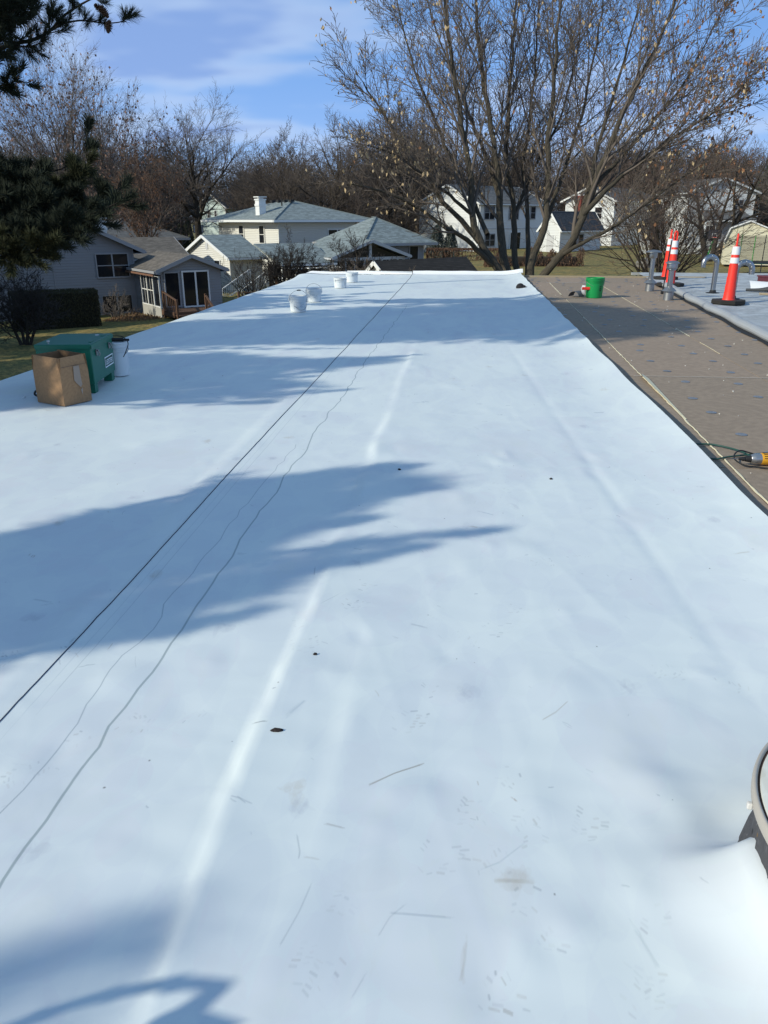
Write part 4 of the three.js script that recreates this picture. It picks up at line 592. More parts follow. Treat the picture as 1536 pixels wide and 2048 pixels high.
  rail([3.6, -0.04, 1.85], [7.05, -0.04, 1.85], 16, 0.80); rail([7.05, -0.04, 1.85], [7.05, -0.04, -0.6], 10, 0.80); rail([-0.02, -0.04, 0.25], [-0.02, -0.35, 2.2], 7, 0.92); rail([1.68, -0.04, 1.9], [1.68, -0.6, 2.9], 5, 0.8);
}
{ // cream house in the middle with hip roof, garage, wing and glazed gable
  const K = [-14.08, -3.17, -61.41], h = new House('cream_house', 'cream two-storey house in the middle with grey-green hip roof and white chimney', 'house', K, 45);
  h.block(0, 7.3, -9.4, 0, 4.25, M.cream, 0.13, { corner: M.cream });
  h.hip(-0.85, 8.9, -10.9, 0.75, 4.46, 5.95, M.shGrey, M.whiteTrim);
  h.win('l', 0, 5.25, 5.95, 2.75, 4.0, { hung: 1, mat: M.cream }); h.win('l', 0, 2.05, 2.75, 2.75, 4.0, { hung: 1, mat: M.cream }); h.win('f', 0, 4.6, 6.4, 2.5, 3.7, { n: 2, hung: 1 });
  h.chimney(0.55, 4.5, 6.0, -3.4, 0.60, M.whiteTrim);
  for (let i = 0; i < 4; i++) h.add('roof_vent', box(0.36, 0.16, 0.36, 3.5, 5.90, -6.3 + i * 0.95), M.black);
  h.add('flue', rod([2.6, 5.5, -3.5], [2.6, 6.05, -3.5], 0.06), M.black); h.add('downspout', [pipe([[-0.9, 4.3, -9.0], [-0.3, 4.0, -9.0], [-0.06, 3.9, -9.0], [-0.06, 0.5, -9.0]], 0.045, 24, 6)], M.greyTrim);
  // garage with a cream gable
  h.frame([-16.13, -2.92, -54.85], -45);
  h.block(-6.7, 0, -2.5, 0, 1.72, M.cream, 0.13, { ridge: 'z', rise: 1.35, corner: M.cream }); h.gable(-6.7, 0, -2.5, 0, 1.72, 1.32, 'z', M.shGrey, M.whiteTrim, 0.32);
  h.win('f', 0, -2.1, -1.35, 0.9, 1.5, { fw: 0.06 }); h.add('gable_vent', [box(0.34, 0.42, 0.05, -3.2, 2.45, 0.04)], M.trim);
  // low wing on the right
  h.frame([-3.86, -2.88, -59.29], 40);
  h.block(-3.6, 1.15, -5.5, 0, 2.50, M.greyBlue, 0.13, { corner: M.greyTrim }); h.hip(-4.6, 1.9, -6.2, 0.7, 2.62, 4.35, M.shGrey, M.greyTrim);
  h.win('f', 0, -0.1, 0.62, 1.2, 2.35, { mat: M.greyTrim }); h.win('r', 1.15, 1.2, 2.0, 1.2, 2.3, { mat: M.whiteTrim });
  // glazed gable room
  h.frame([-9.07, -2.66, -53.49], 40);
  h.add('wall', [box(5.9, 0.20, 0.12, 3.45, 1.44, 0), box(5.9, 2.6, 0.10, 3.45, -0.75, -0.02), box(0.20, 0.9, 0.14, 3.45, 1.95, 0.02), ...[0.6, 1.4, 2.2, 2.95, 3.7, 4.4, 5.1, 5.75, 6.3].map((x) => box(0.14, 1.0, 0.14, x, 0.95, 0.02))], M.ltGrey);
  h.gable(0.55, 6.35, -5.5, 0, 1.56, 0.95, 'z', M.shGrey, M.ltGrey, 0.35);
  for (let i = 0; i < 8; i++) h.add('window', [box(0.62, 0.85, 0.02, 1.0 + i * 0.70, 0.93, -0.03)], M.glass);
  h.add('window', prism([[0.95, 1.56], [3.33, 1.56], [3.33, 2.33]], 0.02), M.glass); h.add('window', prism([[3.57, 1.56], [5.95, 1.56], [3.57, 2.33]], 0.02), M.glass);
  h.slab([[-3.6, 1.30, 0.3], [0.6, 1.30, 0.3], [0.9, 2.45, -3.6], [-3.6, 2.45, -3.6]], M.shGrey); h.add('wall', [box(4.2, 3.4, 0.1, -1.5, -0.5, -1.6)], std([0.10, 0.07, 0.055], 0.9));
  h.add('porch_trim', [box(4.2, 0.12, 0.08, -1.5, 1.2, 0.32)], M.whiteTrim);
  for (let i = 0; i < 5; i++) h.add('post', box(0.12, 2.6, 0.12, -3.4 + i * 0.98, -0.2, 0.1), M.whiteTrim);
  for (let i = 0; i < 14; i++) h.add('awning_slat', box(0.16, 0.05, 0.9, -3.45 + i * 0.30, 1.02, 0.70), i % 2 ? M.whiteTrim : std([0.12, 0.12, 0.12], 0.8));
  for (let i = 0; i < 4; i++) h.win('f', -1.55, -3.2 + i * 0.98, -2.5 + i * 0.98, 0.1, 0.95, { mat: M.whiteTrim, fw: 0.06 });
  // white stair and railing beside the garage
  const r = new House('white_railing', 'white stair railing and fence beside the cream garage', 'railing', [-15.2, -2.9, -51.5], 20);
  const run = (p, q, n) => { const a = V(p), b = V(q); r.add('rail', [bar([p[0], p[1] + 0.9, p[2]], [q[0], q[1] + 0.9, q[2]], 0.07), bar([p[0], p[1] + 0.15, p[2]], [q[0], q[1] + 0.15, q[2]], 0.06)], M.whiteTrim); const g = []; for (let i = 0; i <= n; i++) { const c = a.clone().lerp(b, i / n); g.push(box(0.045, 0.9, 0.045, c.x, c.y + 0.45, c.z)); } stuff(r.add('balusters', g, M.whiteTrim)); };
  run([-0.6, -0.9, 0.9], [1.3, 0.25, 0.2], 14); run([0.6, -1.0, 1.2], [2.4, 0.2, 0.5], 14); run([2.4, 0.1, 0.5], [2.4, 0.1, -1], 10); for (const x of [2.4, 2.95]) r.add('post', box(0.14, 1.7, 0.14, x, -0.1, 0.55), x > 2.5 ? M.deckWood : M.whiteTrim);
  const f = new House('white_fence', 'white panel fence right of the stair railing, below the bare bush', 'fence', [-12.0, -3.2, -52], 8); for (let i = 0; i < 5; i++) { f.add('panel', box(1.02, 1.1, 0.05, 0.5 + i * 1.1, 0.35, 0), M.whiteTrim); f.add('post', box(0.11, 1.35, 0.11, -0.05 + i * 1.1, 0.45, 0), M.whiteTrim); }
}
{ // white two-storey house behind the big tree, with low garage
  const h = new House('white_house', 'white two-storey house behind the large tree, sunlit gable on its left', 'house', [1.5, -2.11, -90.22], 48);
  h.block(0, 11.9, -9.0, 0, 5.05, M.white, 0.16, { ridge: 'x', rise: 1.85, corner: M.whiteTrim }); h.gable(0, 11.9, -9.0, 0, 5.05, 1.85, 'x', M.shMid, M.whiteTrim, 0.42);
  h.win('f', 0, 0.95, 2.55, 3.45, 4.75, { n: 2, hung: 1, mat: M.greyTrim }); h.win('f', 0, 9.1, 9.9, 3.5, 4.75, { hung: 1, mat: M.greyTrim }); h.win('f', 0, 5.2, 6.8, 3.45, 4.75, { n: 2, hung: 1, mat: M.greyTrim }); h.win('f', 0, 1.2, 2.8, 0.65, 1.85, { n: 2, hung: 1, mat: M.greyTrim }); h.win('f', 0, 5.6, 7.4, 0.1, 2.0, { n: 2, name: 'sliding_door' });
  h.add('belt_trim', box(11.9, 0.14, 0.06, 5.95, 2.45, 0.03), M.trim); h.add('downspout', rod([0.12, 0, 0.10], [0.12, 4.9, 0.10], 0.05), M.whiteTrim);
  h.frame([10.11, -2.14, -87.82], 48); h.block(0, 7.6, -2.4, 0, 2.6, M.white, 0.16, { ridge: 'x', rise: 1.5, corner: M.whiteTrim }); h.gable(0, 7.6, -2.4, 0, 2.6, 1.5, 'x', M.shDark, M.whiteTrim, 0.35);
  h.win('f', 0, 2.2, 3.0, 0.75, 1.9, { hung: 1, mat: M.greyTrim }); h.win('f', 0, 3.4, 4.2, 0.75, 1.9, { hung: 1, mat: M.greyTrim }); h.add('door', box(0.05, 1.9, 0.9, -0.03, 0.9, -1.2), M.trim);
}
{
  const h = new House('brick_chimney_house', 'white house with red brick chimney, half hidden by branches right of the large tree', 'house', [18.02, -2.23, -102.54], -42);
  h.block(-7.0, 0, -10, 0, 5.7, M.white, 0.17, { ridge: 'z', rise: 1.5, corner: M.whiteTrim }); h.gable(-7.0, 0, -10, 0, 5.7, 1.45, 'z', M.shMid, M.whiteTrim, 0.5);
  const c = h.add('chimney', [box(0.85, 6.2, 0.5, -4.9, 3.1, 0.28), box(1.0, 0.16, 0.62, -4.9, 6.2, 0.28)], M.brick); h.add('cap', box(0.5, 0.2, 0.35, -4.9, 6.38, 0.28), M.trim, c);
  h.win('f', 0, -2.6, -1.6, 3.6, 4.9, { hung: 1 }); h.win('f', 0, -2.6, -1.6, 0.8, 2.1, { hung: 1 });
}
{
  const h = new House('pale_house', 'pale two-storey house at far right with dark porch under a low roof', 'house', [35.41, -1.94, -104.35], 12);
  h.block(-9.0, -0.6, -9, 0, 6.25, M.white, 0.17, { ridge: 'z', rise: 1.55, corner: M.whiteTrim }); h.gable(-9.0, -0.6, -9, 0, 6.25, 1.5, 'z', M.shMid, M.whiteTrim, 0.45);
  h.slab([[-7.9, 3.25, 2.6], [-1.4, 3.25, 2.6], [-2.2, 4.3, 0], [-7.2, 4.3, 0]], M.shMid); h.add('porch_beam', box(6.4, 0.18, 0.12, -4.65, 3.08, 2.5), M.whiteTrim);
  for (const x of [-7.7, -1.6]) h.add('post', box(0.16, 3.0, 0.16, x, 1.5, 2.45), M.whiteTrim); h.add('porch_wall', box(4.4, 2.8, 0.06, -4.9, 1.5, 0.06), M.greyBlue); h.win('f', 0.1, -6.7, -5.2, 0.3, 2.5, { n: 2, name: 'sliding_door', mat: M.trim }); h.win('f', 0, -3.2, -2.0, 4.2, 5.4, { n: 2, hung: 1, mat: M.greyTrim });
  h.add('porch_deck', box(8.5, 0.5, 2.8, -4.8, 0.0, 1.4), M.ltGrey);
}
{
  const h = new House('mint_house', 'tall narrow pale mint house far off behind the cream house', 'house', [-39.74, -2.36, -134.47], -15);
  h.block(-5.3, 0, -9, 0, 5.6, M.mint, 0.19, { ridge: 'z', rise: 2.0, corner: M.whiteTrim }); h.gable(-5.3, 0, -9, 0, 5.6, 1.95, 'z', M.shMid, M.whiteTrim, 0.45); h.win('f', 0, -3.42, -3.02, 3.9, 4.95, { hung: 1, mat: M.trim }); h.win('f', 0, -2.05, -1.72, 4.0, 4.95, { hung: 1, mat: M.trim });
  h.add('downspout', rod([-5.15, 0, 0.12], [-5.15, 5.3, 0.12], 0.06), M.trim);
  const d = new House('dark_roof_house', 'low house with dark shingle roof behind the grey house', 'house', [-25.45, -3.3, -71.77], 40); d.block(-7.5, 0, -8, 0, 2.9, std([0.16, 0.13, 0.10], 0.9), 0.14); d.hip(-8.2, 0.55, -8.7, 0.55, 3.05, 4.75, M.shMid, M.greyTrim); d.win('f', 0, -3.0, -1.4, 0.9, 2.2, { n: 2, mat: M.greyTrim });
}
{ // small barn-roofed shed
  const h = new House('cream_shed', 'cream sided shed with barn roof behind the trampoline', 'shed', [22.01, -1.75, -65.49], -15), P = [[-1.70, -0.2], [1.70, -0.2], [1.76, 1.42], [1.08, 2.42], [-0.14, 2.90], [-1.45, 2.40], [-1.76, 1.42]];
  const lap = 0.115, pos = [], idx = [], ext = (y) => { const f = (q) => { for (let i = 0; i < q.length - 1; i++) if (y >= q[i][1] && y <= q[i + 1][1]) return lerp(q[i][0], q[i + 1][0], (y - q[i][1]) / (q[i + 1][1] - q[i][1])); return q[q.length - 1][0]; }; return [f([[-1.70, -0.3], [-1.76, 1.42], [-1.45, 2.40], [-0.14, 2.90]]), f([[1.70, -0.3], [1.76, 1.42], [1.08, 2.42], [-0.14, 2.90]])]; };
  for (let y = -0.25; y < 2.88; y += lap) { const y1 = Math.min(y + lap, 2.9), a = ext(y), b = ext(y1), k = pos.length / 3; pos.push(a[0], y, 0.02, a[1], y, 0.02, b[0], y1, 0.002, b[1], y1, 0.002, a[0], y, 0, a[1], y, 0); idx.push(k, k + 1, k + 2, k + 1, k + 3, k + 2, k + 4, k + 5, k, k + 5, k + 1, k); }
  h.add('wall', [rawGeo(pos, idx), box(0.05, 1.7, 3.4, -1.72, 0.6, -1.75), box(0.05, 1.7, 3.4, 1.72, 0.6, -1.75)], std([0.72, 0.67, 0.49], 0.75));
  const pr = [[-1.85, 1.40], [-1.50, 2.46], [-0.14, 2.98], [1.13, 2.48], [1.85, 1.40]]; for (let i = 0; i < 4; i++) { const [a, b] = [pr[i], pr[i + 1]]; h.slab([[a[0], a[1], 0.12], [a[0], a[1], -3.6], [b[0], b[1], -3.6], [b[0], b[1], 0.12]], M.shDark, 0.06); h.add('edge_trim', bar([a[0], a[1] - 0.02, 0.14], [b[0], b[1] - 0.02, 0.14], 0.05, 0.09), M.whiteTrim); }
  const d = new House('dark_shed', 'long low dark roof with white gable front just past the far roof end', 'shed', [-3.7, -2.55, -43.0], -42); d.block(-2.6, 0, -7, 0, 0.55, M.whiteTrim, 0.12, { ridge: 'z', rise: 1.1 }); d.gable(-2.6, 0, -7, 0, 0.55, 1.05, 'z', std([0.05, 0.042, 0.036], 0.95, { map: T.shingle }), M.whiteTrim, 0.25);
}
{ // fences, play things
  const f = new House('picket_fence', 'white picket fence across the lawn at the right, below the branches', 'fence', [17.8, -2.0, -84.5], -4), g = []; for (let i = 0; i < 72; i++) { const x = i * 0.135; g.push(prism([[x, 0.05], [x + 0.075, 0.05], [x + 0.075, 1.25], [x + 0.0375, 1.33], [x, 1.25]], 0.03)); } stuff(f.add('pickets', g, M.white)); f.add('rail', [box(9.8, 0.09, 0.05, 4.9, 0.35, -0.06), box(9.8, 0.09, 0.05, 4.9, 1.0, -0.06)], M.white); for (let i = 0; i < 5; i++) f.add('post', box(0.13, 1.45, 0.13, i * 2.44, 0.7, -0.1), M.white);
  const r = new House('porch_railing', 'pale stair railing in front of the far right porch', 'railing', [27.6, -1.95, -80], 20); for (const [p, q] of [[[0, 0.1, 0], [3.4, 0.4, 0]], [[3.4, 0.4, 0], [4.9, 1.3, -0.4]], [[0.2, -0.3, 1.2], [3.2, -0.1, 1.2]]]) { r.add('rail', [bar([p[0], p[1] + 0.95, p[2]], [q[0], q[1] + 0.95, q[2]], 0.10), bar([p[0], p[1] + 0.1, p[2]], [q[0], q[1] + 0.1, q[2]], 0.08)], M.whiteTrim); const b = []; for (let i = 0; i <= 14; i++) { const c = V(p).lerp(V(q), i / 14); b.push(box(0.05, 0.9, 0.05, c.x, c.y + 0.5, c.z)); } stuff(r.add('balusters', b, M.whiteTrim)); for (const c of [p, q]) r.add('post', box(0.16, 1.5, 0.16, c[0], c[1] + 0.45, c[2]), M.whiteTrim); }
  const hoop = (name, label, K, b, bw, bh, y, dark, pole) => { const t = new House(name, label, 'basketball hoop', K, b); t.add('backboard', [box(bw, bh, 0.04, 0, y, 0)], dark); t.add('board_edge', [box(bw, 0.05, 0.06, 0, y + bh / 2, 0), box(bw, 0.05, 0.06, 0, y - bh / 2, 0), box(0.05, bh, 0.06, bw / 2, y, 0), box(0.05, bh, 0.06, -bw / 2, y, 0)], pole === M.whiteTrim ? M.black : M.black); t.add('target_square', [box(bw * 0.38, 0.04, 0.01, 0, y + 0.05, 0.03), box(bw * 0.38, 0.04, 0.01, 0, y - bh * 0.36, 0.03), box(0.04, bh * 0.42, 0.01, bw * 0.17, y - bh * 0.13, 0.03), box(0.04, bh * 0.42, 0.01, -bw * 0.17, y - bh * 0.13, 0.03)], M.whiteTrim); t.add('rim', fix(new THREE.TorusGeometry(0.22, 0.016, 6, 20).rotateX(1.57).translate(0, y - bh * 0.32, 0.3)), M.orange); t.add('pole', [bar([0, y - bh * 0.4, -0.05], [-0.1, 0, -0.7], 0.09)], pole); t.add('foot', box(0.9, 0.2, 0.6, -0.1, 0.05, -0.8), M.black); return t; };
  hoop('basketball_hoop', 'dark basketball backboard on a green pole at the right, left of the shed', [19.9, -1.85, -67.5], 5, 1.05, 0.68, 2.05, std([0.05, 0.05, 0.06], 0.5), std([0.03, 0.25, 0.06], 0.5));
  hoop('basketball_hoop', 'small basketball backboard behind the cream garage roof at centre left', [-26.592, -1.588, -80.142], 25, 0.95, 0.75, 2.0, std([0.45, 0.45, 0.45], 0.5), M.black);
  const t = new House('trampoline', 'round trampoline with dark safety net and green poles in front of the shed', 'trampoline', [19.7, -2.05, -55.3], 0); t.add('mat', lathe([[0.0001, 0.72], [1.75, 0.72], [1.75, 0.70]], 36), M.black); t.add('pad', lathe([[1.72, 0.73], [1.98, 0.74], [1.99, 0.70], [1.75, 0.69]], 36), std([0.02, 0.09, 0.05], 0.7));
  const net = new THREE.MeshStandardMaterial({ color: C(0.02, 0.02, 0.022), roughness: 0.9, transparent: true, opacity: 0.30, side: THREE.DoubleSide, depthWrite: false }); t.add('net', fix(new THREE.CylinderGeometry(1.85, 1.85, 1.62, 36, 1, true).translate(0, 1.55, 0)), net);
  for (let i = 0; i < 7; i++) { const a = i * tp / 7 + 0.5, x = 1.9 * Math.cos(a), z = 1.9 * Math.sin(a); t.add('pole', rod([x, 0.1, z], [x, 2.42, z], 0.028, 7), i % 2 ? M.black : std([0.05, 0.30, 0.06], 0.5)); t.add('leg', rod([x * 0.97, 0.0, z * 0.97], [x * 0.97, 0.7, z * 0.97], 0.03, 6), M.wire); }
}

// ------------------------------------------------------------------ trees
class Tubes { // tapered limbs gathered into one indexed mesh
  constructor() { this.p = []; this.n = []; this.u = []; this.i = []; }
  limb(pts, rad, sides) {
    const N = pts.length, base = this.p.length / 3; let t = pts[1].clone().sub(pts[0]).normalize(), a = Math.abs(t.y) < 0.9 ? V(0, 1, 0) : V(1, 0, 0), e = t.clone().cross(a).normalize(), L = 0;
    for (let k = 0; k < N; k++) {
      const d = pts[Math.min(k + 1, N - 1)].clone().sub(pts[Math.max(k - 1, 0)]).normalize(); e.addScaledVector(d, -e.dot(d)).normalize(); const f = d.clone().cross(e); if (k) L += pts[k].distanceTo(pts[k - 1]);
      for (let s = 0; s <= sides; s++) { const q = s / sides * tp, c = Math.cos(q), w = Math.sin(q), x = e.x * c + f.x * w, y = e.y * c + f.y * w, z = e.z * c + f.z * w; this.p.push(pts[k].x + x * rad[k], pts[k].y + y * rad[k], pts[k].z + z * rad[k]); this.n.push(x, y, z); this.u.push(s / sides, L); }
    }
    for (let k = 0; k < N - 1; k++) for (let s = 0; s < sides; s++) { const a0 = base + k * (sides + 1) + s, b0 = a0 + sides + 1; this.i.push(a0, a0 + 1, b0, a0 + 1, b0 + 1, b0); }
  }
  geo() { const g = new THREE.BufferGeometry(); g.setAttribute('position', new THREE.Float32BufferAttribute(this.p, 3)); g.setAttribute('normal', new THREE.Float32BufferAttribute(this.n, 3)); g.setAttribute('uv', new THREE.Float32BufferAttribute(this.u, 2)); g.setIndex(this.i); return g; }
}
// P: per level arrays n (children), ang, len (share of parent), wob, trop, seg, sides; levels at or above P.thin go to the crown
function grow(out, r, p, d, len, rad, lv, P, end = 0.25) {
  const seg = P.seg[lv], pts = [p.clone()], rs = [rad], q = p.clone(), w = d.clone(); const dirs = [w.clone()];
  for (let k = 1; k <= seg; k++) { w.x += (r() - 0.5) * P.wob[lv]; w.y += (r() - 0.5) * P.wob[lv] + P.trop[lv]; w.z += (r() - 0.5) * P.wob[lv]; w.normalize(); q.addScaledVector(w, len / seg); pts.push(q.clone()); dirs.push(w.clone()); rs.push(Math.max(rad * (1 - (1 - end) * k / seg), P.rmin)); }
  (lv < P.thin ? out.trunk : out.crown).limb(pts, rs, P.sides[lv]);
  branch(out, r, pts, rs, dirs, len, lv, P);
}
function branch(out, r, pts, rs, dirs, len, lv, P) {
  if (lv >= P.max) { out.tips.push([pts[pts.length - 1], dirs[dirs.length - 1]]); return; }
  const n = Math.max(1, Math.round(P.n[lv] * (0.75 + 0.5 * r()))), seg = pts.length - 1; let az = r() * 6.3;
  for (let k = 0; k < n; k++) {
    const t = k === n - 1 ? 1 : P.t0[lv] + (1 - P.t0[lv]) * (k + r()) / n, f = Math.min(t * seg, seg - 1e-4), i = Math.floor(f), o = pts[i].clone().lerp(pts[i + 1], f - i), d0 = dirs[i + 1]; az += 2.1 + 0.9 * r();
    const a = k === n - 1 ? P.ang[lv] * 0.35 : P.ang[lv] * (0.7 + 0.6 * r()), s = Math.abs(d0.y) < 0.9 ? V(0, 1, 0) : V(1, 0, 0), e = d0.clone().cross(s).normalize(), g = d0.clone().cross(e), v = d0.clone().multiplyScalar(Math.cos(a)).addScaledVector(e, Math.sin(a) * Math.cos(az)).addScaledVector(g, Math.sin(a) * Math.sin(az)).normalize();
    const here = lerp(rs[i], rs[i + 1], f - i), rr = Math.max(P.rmin, Math.min(here * 0.85, here * (P.rk || 0.62) * (0.8 + 0.3 * r())));
    grow(out, r, o, v, len * P.len[lv] * (0.7 + 0.6 * r()) * (1 - 0.35 * t * (lv === 0 ? 1 : 0.6)), rr, lv + 1, P);
  }
}
const newOut = () => ({ trunk: new Tubes(), crown: new Tubes(), tips: [] });
const SHAPES = { // habits of the bare trees
  oak: { n: [12, 9, 8, 6], ang: [0.95, 0.75, 0.7, 0.65], len: [0.62, 0.5, 0.45, 0.45], wob: [0.10, 0.32, 0.42, 0.5, 0.5], trop: [0.02, 0.07, 0.05, 0.04, 0.02], seg: [7, 6, 4, 3, 2], sides: [9, 6, 4, 3, 3], t0: [0.32, 0.25, 0.2, 0.15], thin: 2, max: 4, rmin: 0.008 },
  vase: { n: [10, 10, 8, 6], ang: [0.55, 0.5, 0.55, 0.6], len: [0.72, 0.5, 0.42, 0.4], wob: [0.08, 0.2, 0.3, 0.4, 0.45], trop: [0.02, 0.06, 0.05, 0.05, 0.03], seg: [6, 6, 4, 3, 2], sides: [8, 5, 4, 3, 3], t0: [0.22, 0.2, 0.2, 0.15], thin: 2, max: 4, rmin: 0.008 },
  broom: { n: [11, 10, 8, 5], ang: [0.75, 0.55, 0.5, 0.55], len: [0.8, 0.5, 0.42, 0.4], wob: [0.1, 0.25, 0.35, 0.4, 0.45], trop: [0.02, 0.05, 0.03, 0.02, 0.01], seg: [4, 6, 4, 3, 2], sides: [7, 5, 3, 3, 3], t0: [0.15, 0.2, 0.2, 0.15], thin: 2, max: 4, rmin: 0.007 },
  wood: { n: [10, 7, 6, 4], ang: [0.8, 0.7, 0.65, 0.6], len: [0.55, 0.5, 0.45, 0.42], wob: [0.1, 0.25, 0.35, 0.4, 0.4], trop: [0.02, 0.08, 0.06, 0.03, 0.02], seg: [6, 5, 3, 2, 1], sides: [6, 4, 3, 3, 3], t0: [0.3, 0.25, 0.2, 0.15], thin: 2, max: 4, rmin: 0.014 },
};
function leafGeo(w, l, fold) { return fix(rawGeo([0, 0, 0, -w, -l * 0.45, fold, 0, -l, fold * 0.5, w, -l * 0.5, fold], [0, 1, 2, 0, 2, 3])); }
function scatter(geo, list, r, size) { // many small leaves in one mesh
  const pos = [], p = geo.attributes.position, m = new THREE.Matrix4(), q = new THREE.Quaternion(), v = V(0, 0, 0);
  for (const o of list) { q.setFromEuler(new THREE.Euler((r() - 0.5) * 1.4, r() * 6.3, (r() - 0.5) * 1.4)); const s = size * (0.6 + 0.8 * r()); m.compose(o, q, V(s, s, s)); for (let i = 0; i < p.count; i++) { v.fromBufferAttribute(p, i).applyMatrix4(m); pos.push(v.x, v.y, v.z); } }
  return rawGeo(pos);
}
function tree(name, label, cat, pos, seed, kind, o) {
  const r = mulberry(seed), P = { ...SHAPES[kind], ...(o.P || {}) }, out = newOut(), t = thing(name, label, cat, pos, 0, o.group), L = o.h * (o.trunk || 0.62);
  for (const s of o.stems || [[0, 0, 1]]) grow(out, r, V(s[3] || 0, -0.4, s[4] || 0), V(s[0], 1, s[1]).normalize(), L * s[2], o.r * (s[5] || 1), 0, P, 0.22);
  mesh('trunk', out.trunk.geo(), o.bark || M.bark, t); mesh('crown', out.crown.geo(), o.twig || M.twig, t);
  if (o.leaves) { const l = []; for (let i = 0; i < o.leaves; i++) { const k = out.tips[Math.floor(r() * out.tips.length)]; l.push(k[0].clone().addScaledVector(k[1], -r() * 0.4)); } stuff(mesh('leaves', scatter(leafGeo(0.4, 1, 0.15), l, r, o.leaf || 0.1), o.leafMat, t)); }
  return t;
}
const at = (x, z) => [x, ground(x, z), z];

// the large many-stemmed tree behind the roof end: main stems follow its real forks
{
  const r = mulberry(101), base = V(2.25, -3.35, -28.6), t = thing('large_tree', 'large many-stemmed leafless tree with a few tan leaves, behind the roof end', 'tree', base.toArray());
  const out = newOut(), P = { n: [0, 18, 11, 7], ang: [0, 0.52, 0.55, 0.6], len: [0, 0.33, 0.45, 0.45], wob: [0, 0.2, 0.30, 0.38, 0.42], trop: [0, 0.05, 0.055, 0.045, 0.03], seg: [1, 8, 5, 3, 2], sides: [9, 8, 5, 3, 3], t0: [0, 0.22, 0.22, 0.15], thin: 2, max: 4, rmin: 0.0068, rk: 0.58 };
  const stems = [
    [0.20, [1.863, -1.308, -28.196], [1.286, -0.379, -28.065], [0.59, 0.583, -28.043], [0.264, 1.557, -28.276], [0.094, 2.898, -28.558], [-0.176, 4.297, -28.852], [-0.514, 5.83, -29.191], [-0.82, 7.492, -29.582], [-1.082, 8.975, -29.909]],
    [0.125, [1.015, -0.131, -28.026], [0.126, 0.66, -27.489], [-0.594, 1.09, -26.938], [-1.434, 1.65, -26.533], [-2.281, 2.056, -26.068], [-3.034, 2.265, -25.752], [-3.549, 2.358, -25.522]],
    [0.13, [0.521, 0.615, -28.048], [-0.243, 1.446, -28.399], [-0.882, 2.01, -28.66], [-1.442, 2.767, -28.895], [-2.198, 3.733, -29.191], [-2.928, 4.767, -29.408], [-3.634, 5.712, -29.593]],
    [0.22, [2.131, -1.472, -28.16], [1.482, -0.17, -28.809], [1.271, 1.383, -29.491], [1.098, 2.815, -30.13], [0.907, 4.147, -30.621], [0.612, 5.395, -31.07], [0.347, 6.811, -31.586], [0.102, 8.642, -32.263], [-0.036, 9.974, -32.759]],
    [0.17, [2.235, -1.493, -28.377], [1.852, 0.059, -29.363], [1.758, 1.826, -30.461], [1.469, 3.207, -31.284], [1.476, 4.964, -32.28], [1.595, 7.09, -33.32], [1.647, 9.068, -34.297], [1.644, 10.653, -34.904]],
    [0.19, [2.393, -1.472, -28.185], [2.392, -0.018, -28.527], [2.73, 1.075, -28.763], [2.868, 2.449, -29.303], [2.78, 3.904, -29.851], [2.904, 5.197, -30.358], [2.936, 6.792, -30.864], [3.048, 8.402, -31.492], [3.126, 9.659, -31.873]],
    [0.20, [2.216, -1.39, -28.199], [2.783, -0.447, -27.971], [3.57, 0.6, -27.696], [3.984, 1.628, -27.807], [4.244, 2.544, -27.968], [4.654, 3.674, -28.226], [5.208, 5.012, -28.577], [5.907, 6.477, -28.991], [6.433, 7.87, -29.469], [6.721, 8.733, -29.72]],
    [0.12, [3.874, 1.473, -27.737], [4.593, 2.261, -27.679], [5.335, 2.902, -27.782], [6.429, 3.702, -27.873], [7.651, 4.482, -27.968], [8.57, 5.185, -28.112]],
    [0.13, [2.317, -1.327, -28.448], [2.324, 0.303, -29.718], [2.279, 1.833, -30.945], [2.11, 3.24, -31.897], [2.334, 4.939, -32.892], [2.501, 7.011, -33.916], [2.544, 9.174, -34.856], [2.576, 10.635, -35.526]],
    [0.10, [3.032, 0.045, -27.968], [3.68, 0.467, -27.44], [4.498, 0.938, -27.271], [5.387, 1.501, -27.25], [6.351, 2.217, -27.404], [7.377, 2.951, -27.57]],
    [0.12, [3.828, 1.319, -27.889], [4.344, 3.076, -29.364], [4.834, 4.737, -30.586], [5.334, 6.403, -31.487], [5.834, 8.258, -32.462], [6.077, 9.445, -33.047]],
    [0.11, [0.805, 0.837, -28.268], [0.071, 2.316, -29.838], [-0.8, 3.868, -30.992], [-1.647, 5.629, -32.014], [-2.342, 7.418, -32.953], [-2.785, 8.865, -33.679], [-3.015, 9.772, -34.111]],
    [0.11, [2.778, 1.156, -28.799], [3.421, 2.815, -30.357], [4.061, 4.718, -31.793], [4.508, 6.665, -33.012], [4.855, 8.639, -34.125], [5, 10.239, -34.859]],
    [0.09, [4.218, 2.391, -27.907], [5.362, 3.513, -29.094], [6.667, 4.9, -30.182], [7.801, 6.47, -31.217], [8.551, 7.944, -31.962]],
    [0.085, [0.267, 1.477, -28.246], [-0.756, 2.245, -27.58], [-1.817, 2.984, -27.221], [-2.596, 3.374, -26.864], [-3.132, 3.535, -26.658]],
    [0.10, [1.231, 1.98, -29.716], [0.667, 3.543, -31.226], [-0.03, 5.165, -32.424], [-0.852, 6.992, -33.473], [-1.59, 8.817, -34.315], [-1.921, 9.918, -34.811]],
    [0.09, [1.825, 1.486, -30.337], [2.54, 3.227, -31.719], [3.455, 4.839, -32.855], [3.98, 7.011, -34.061], [4.214, 9.201, -35.137]],
  ];
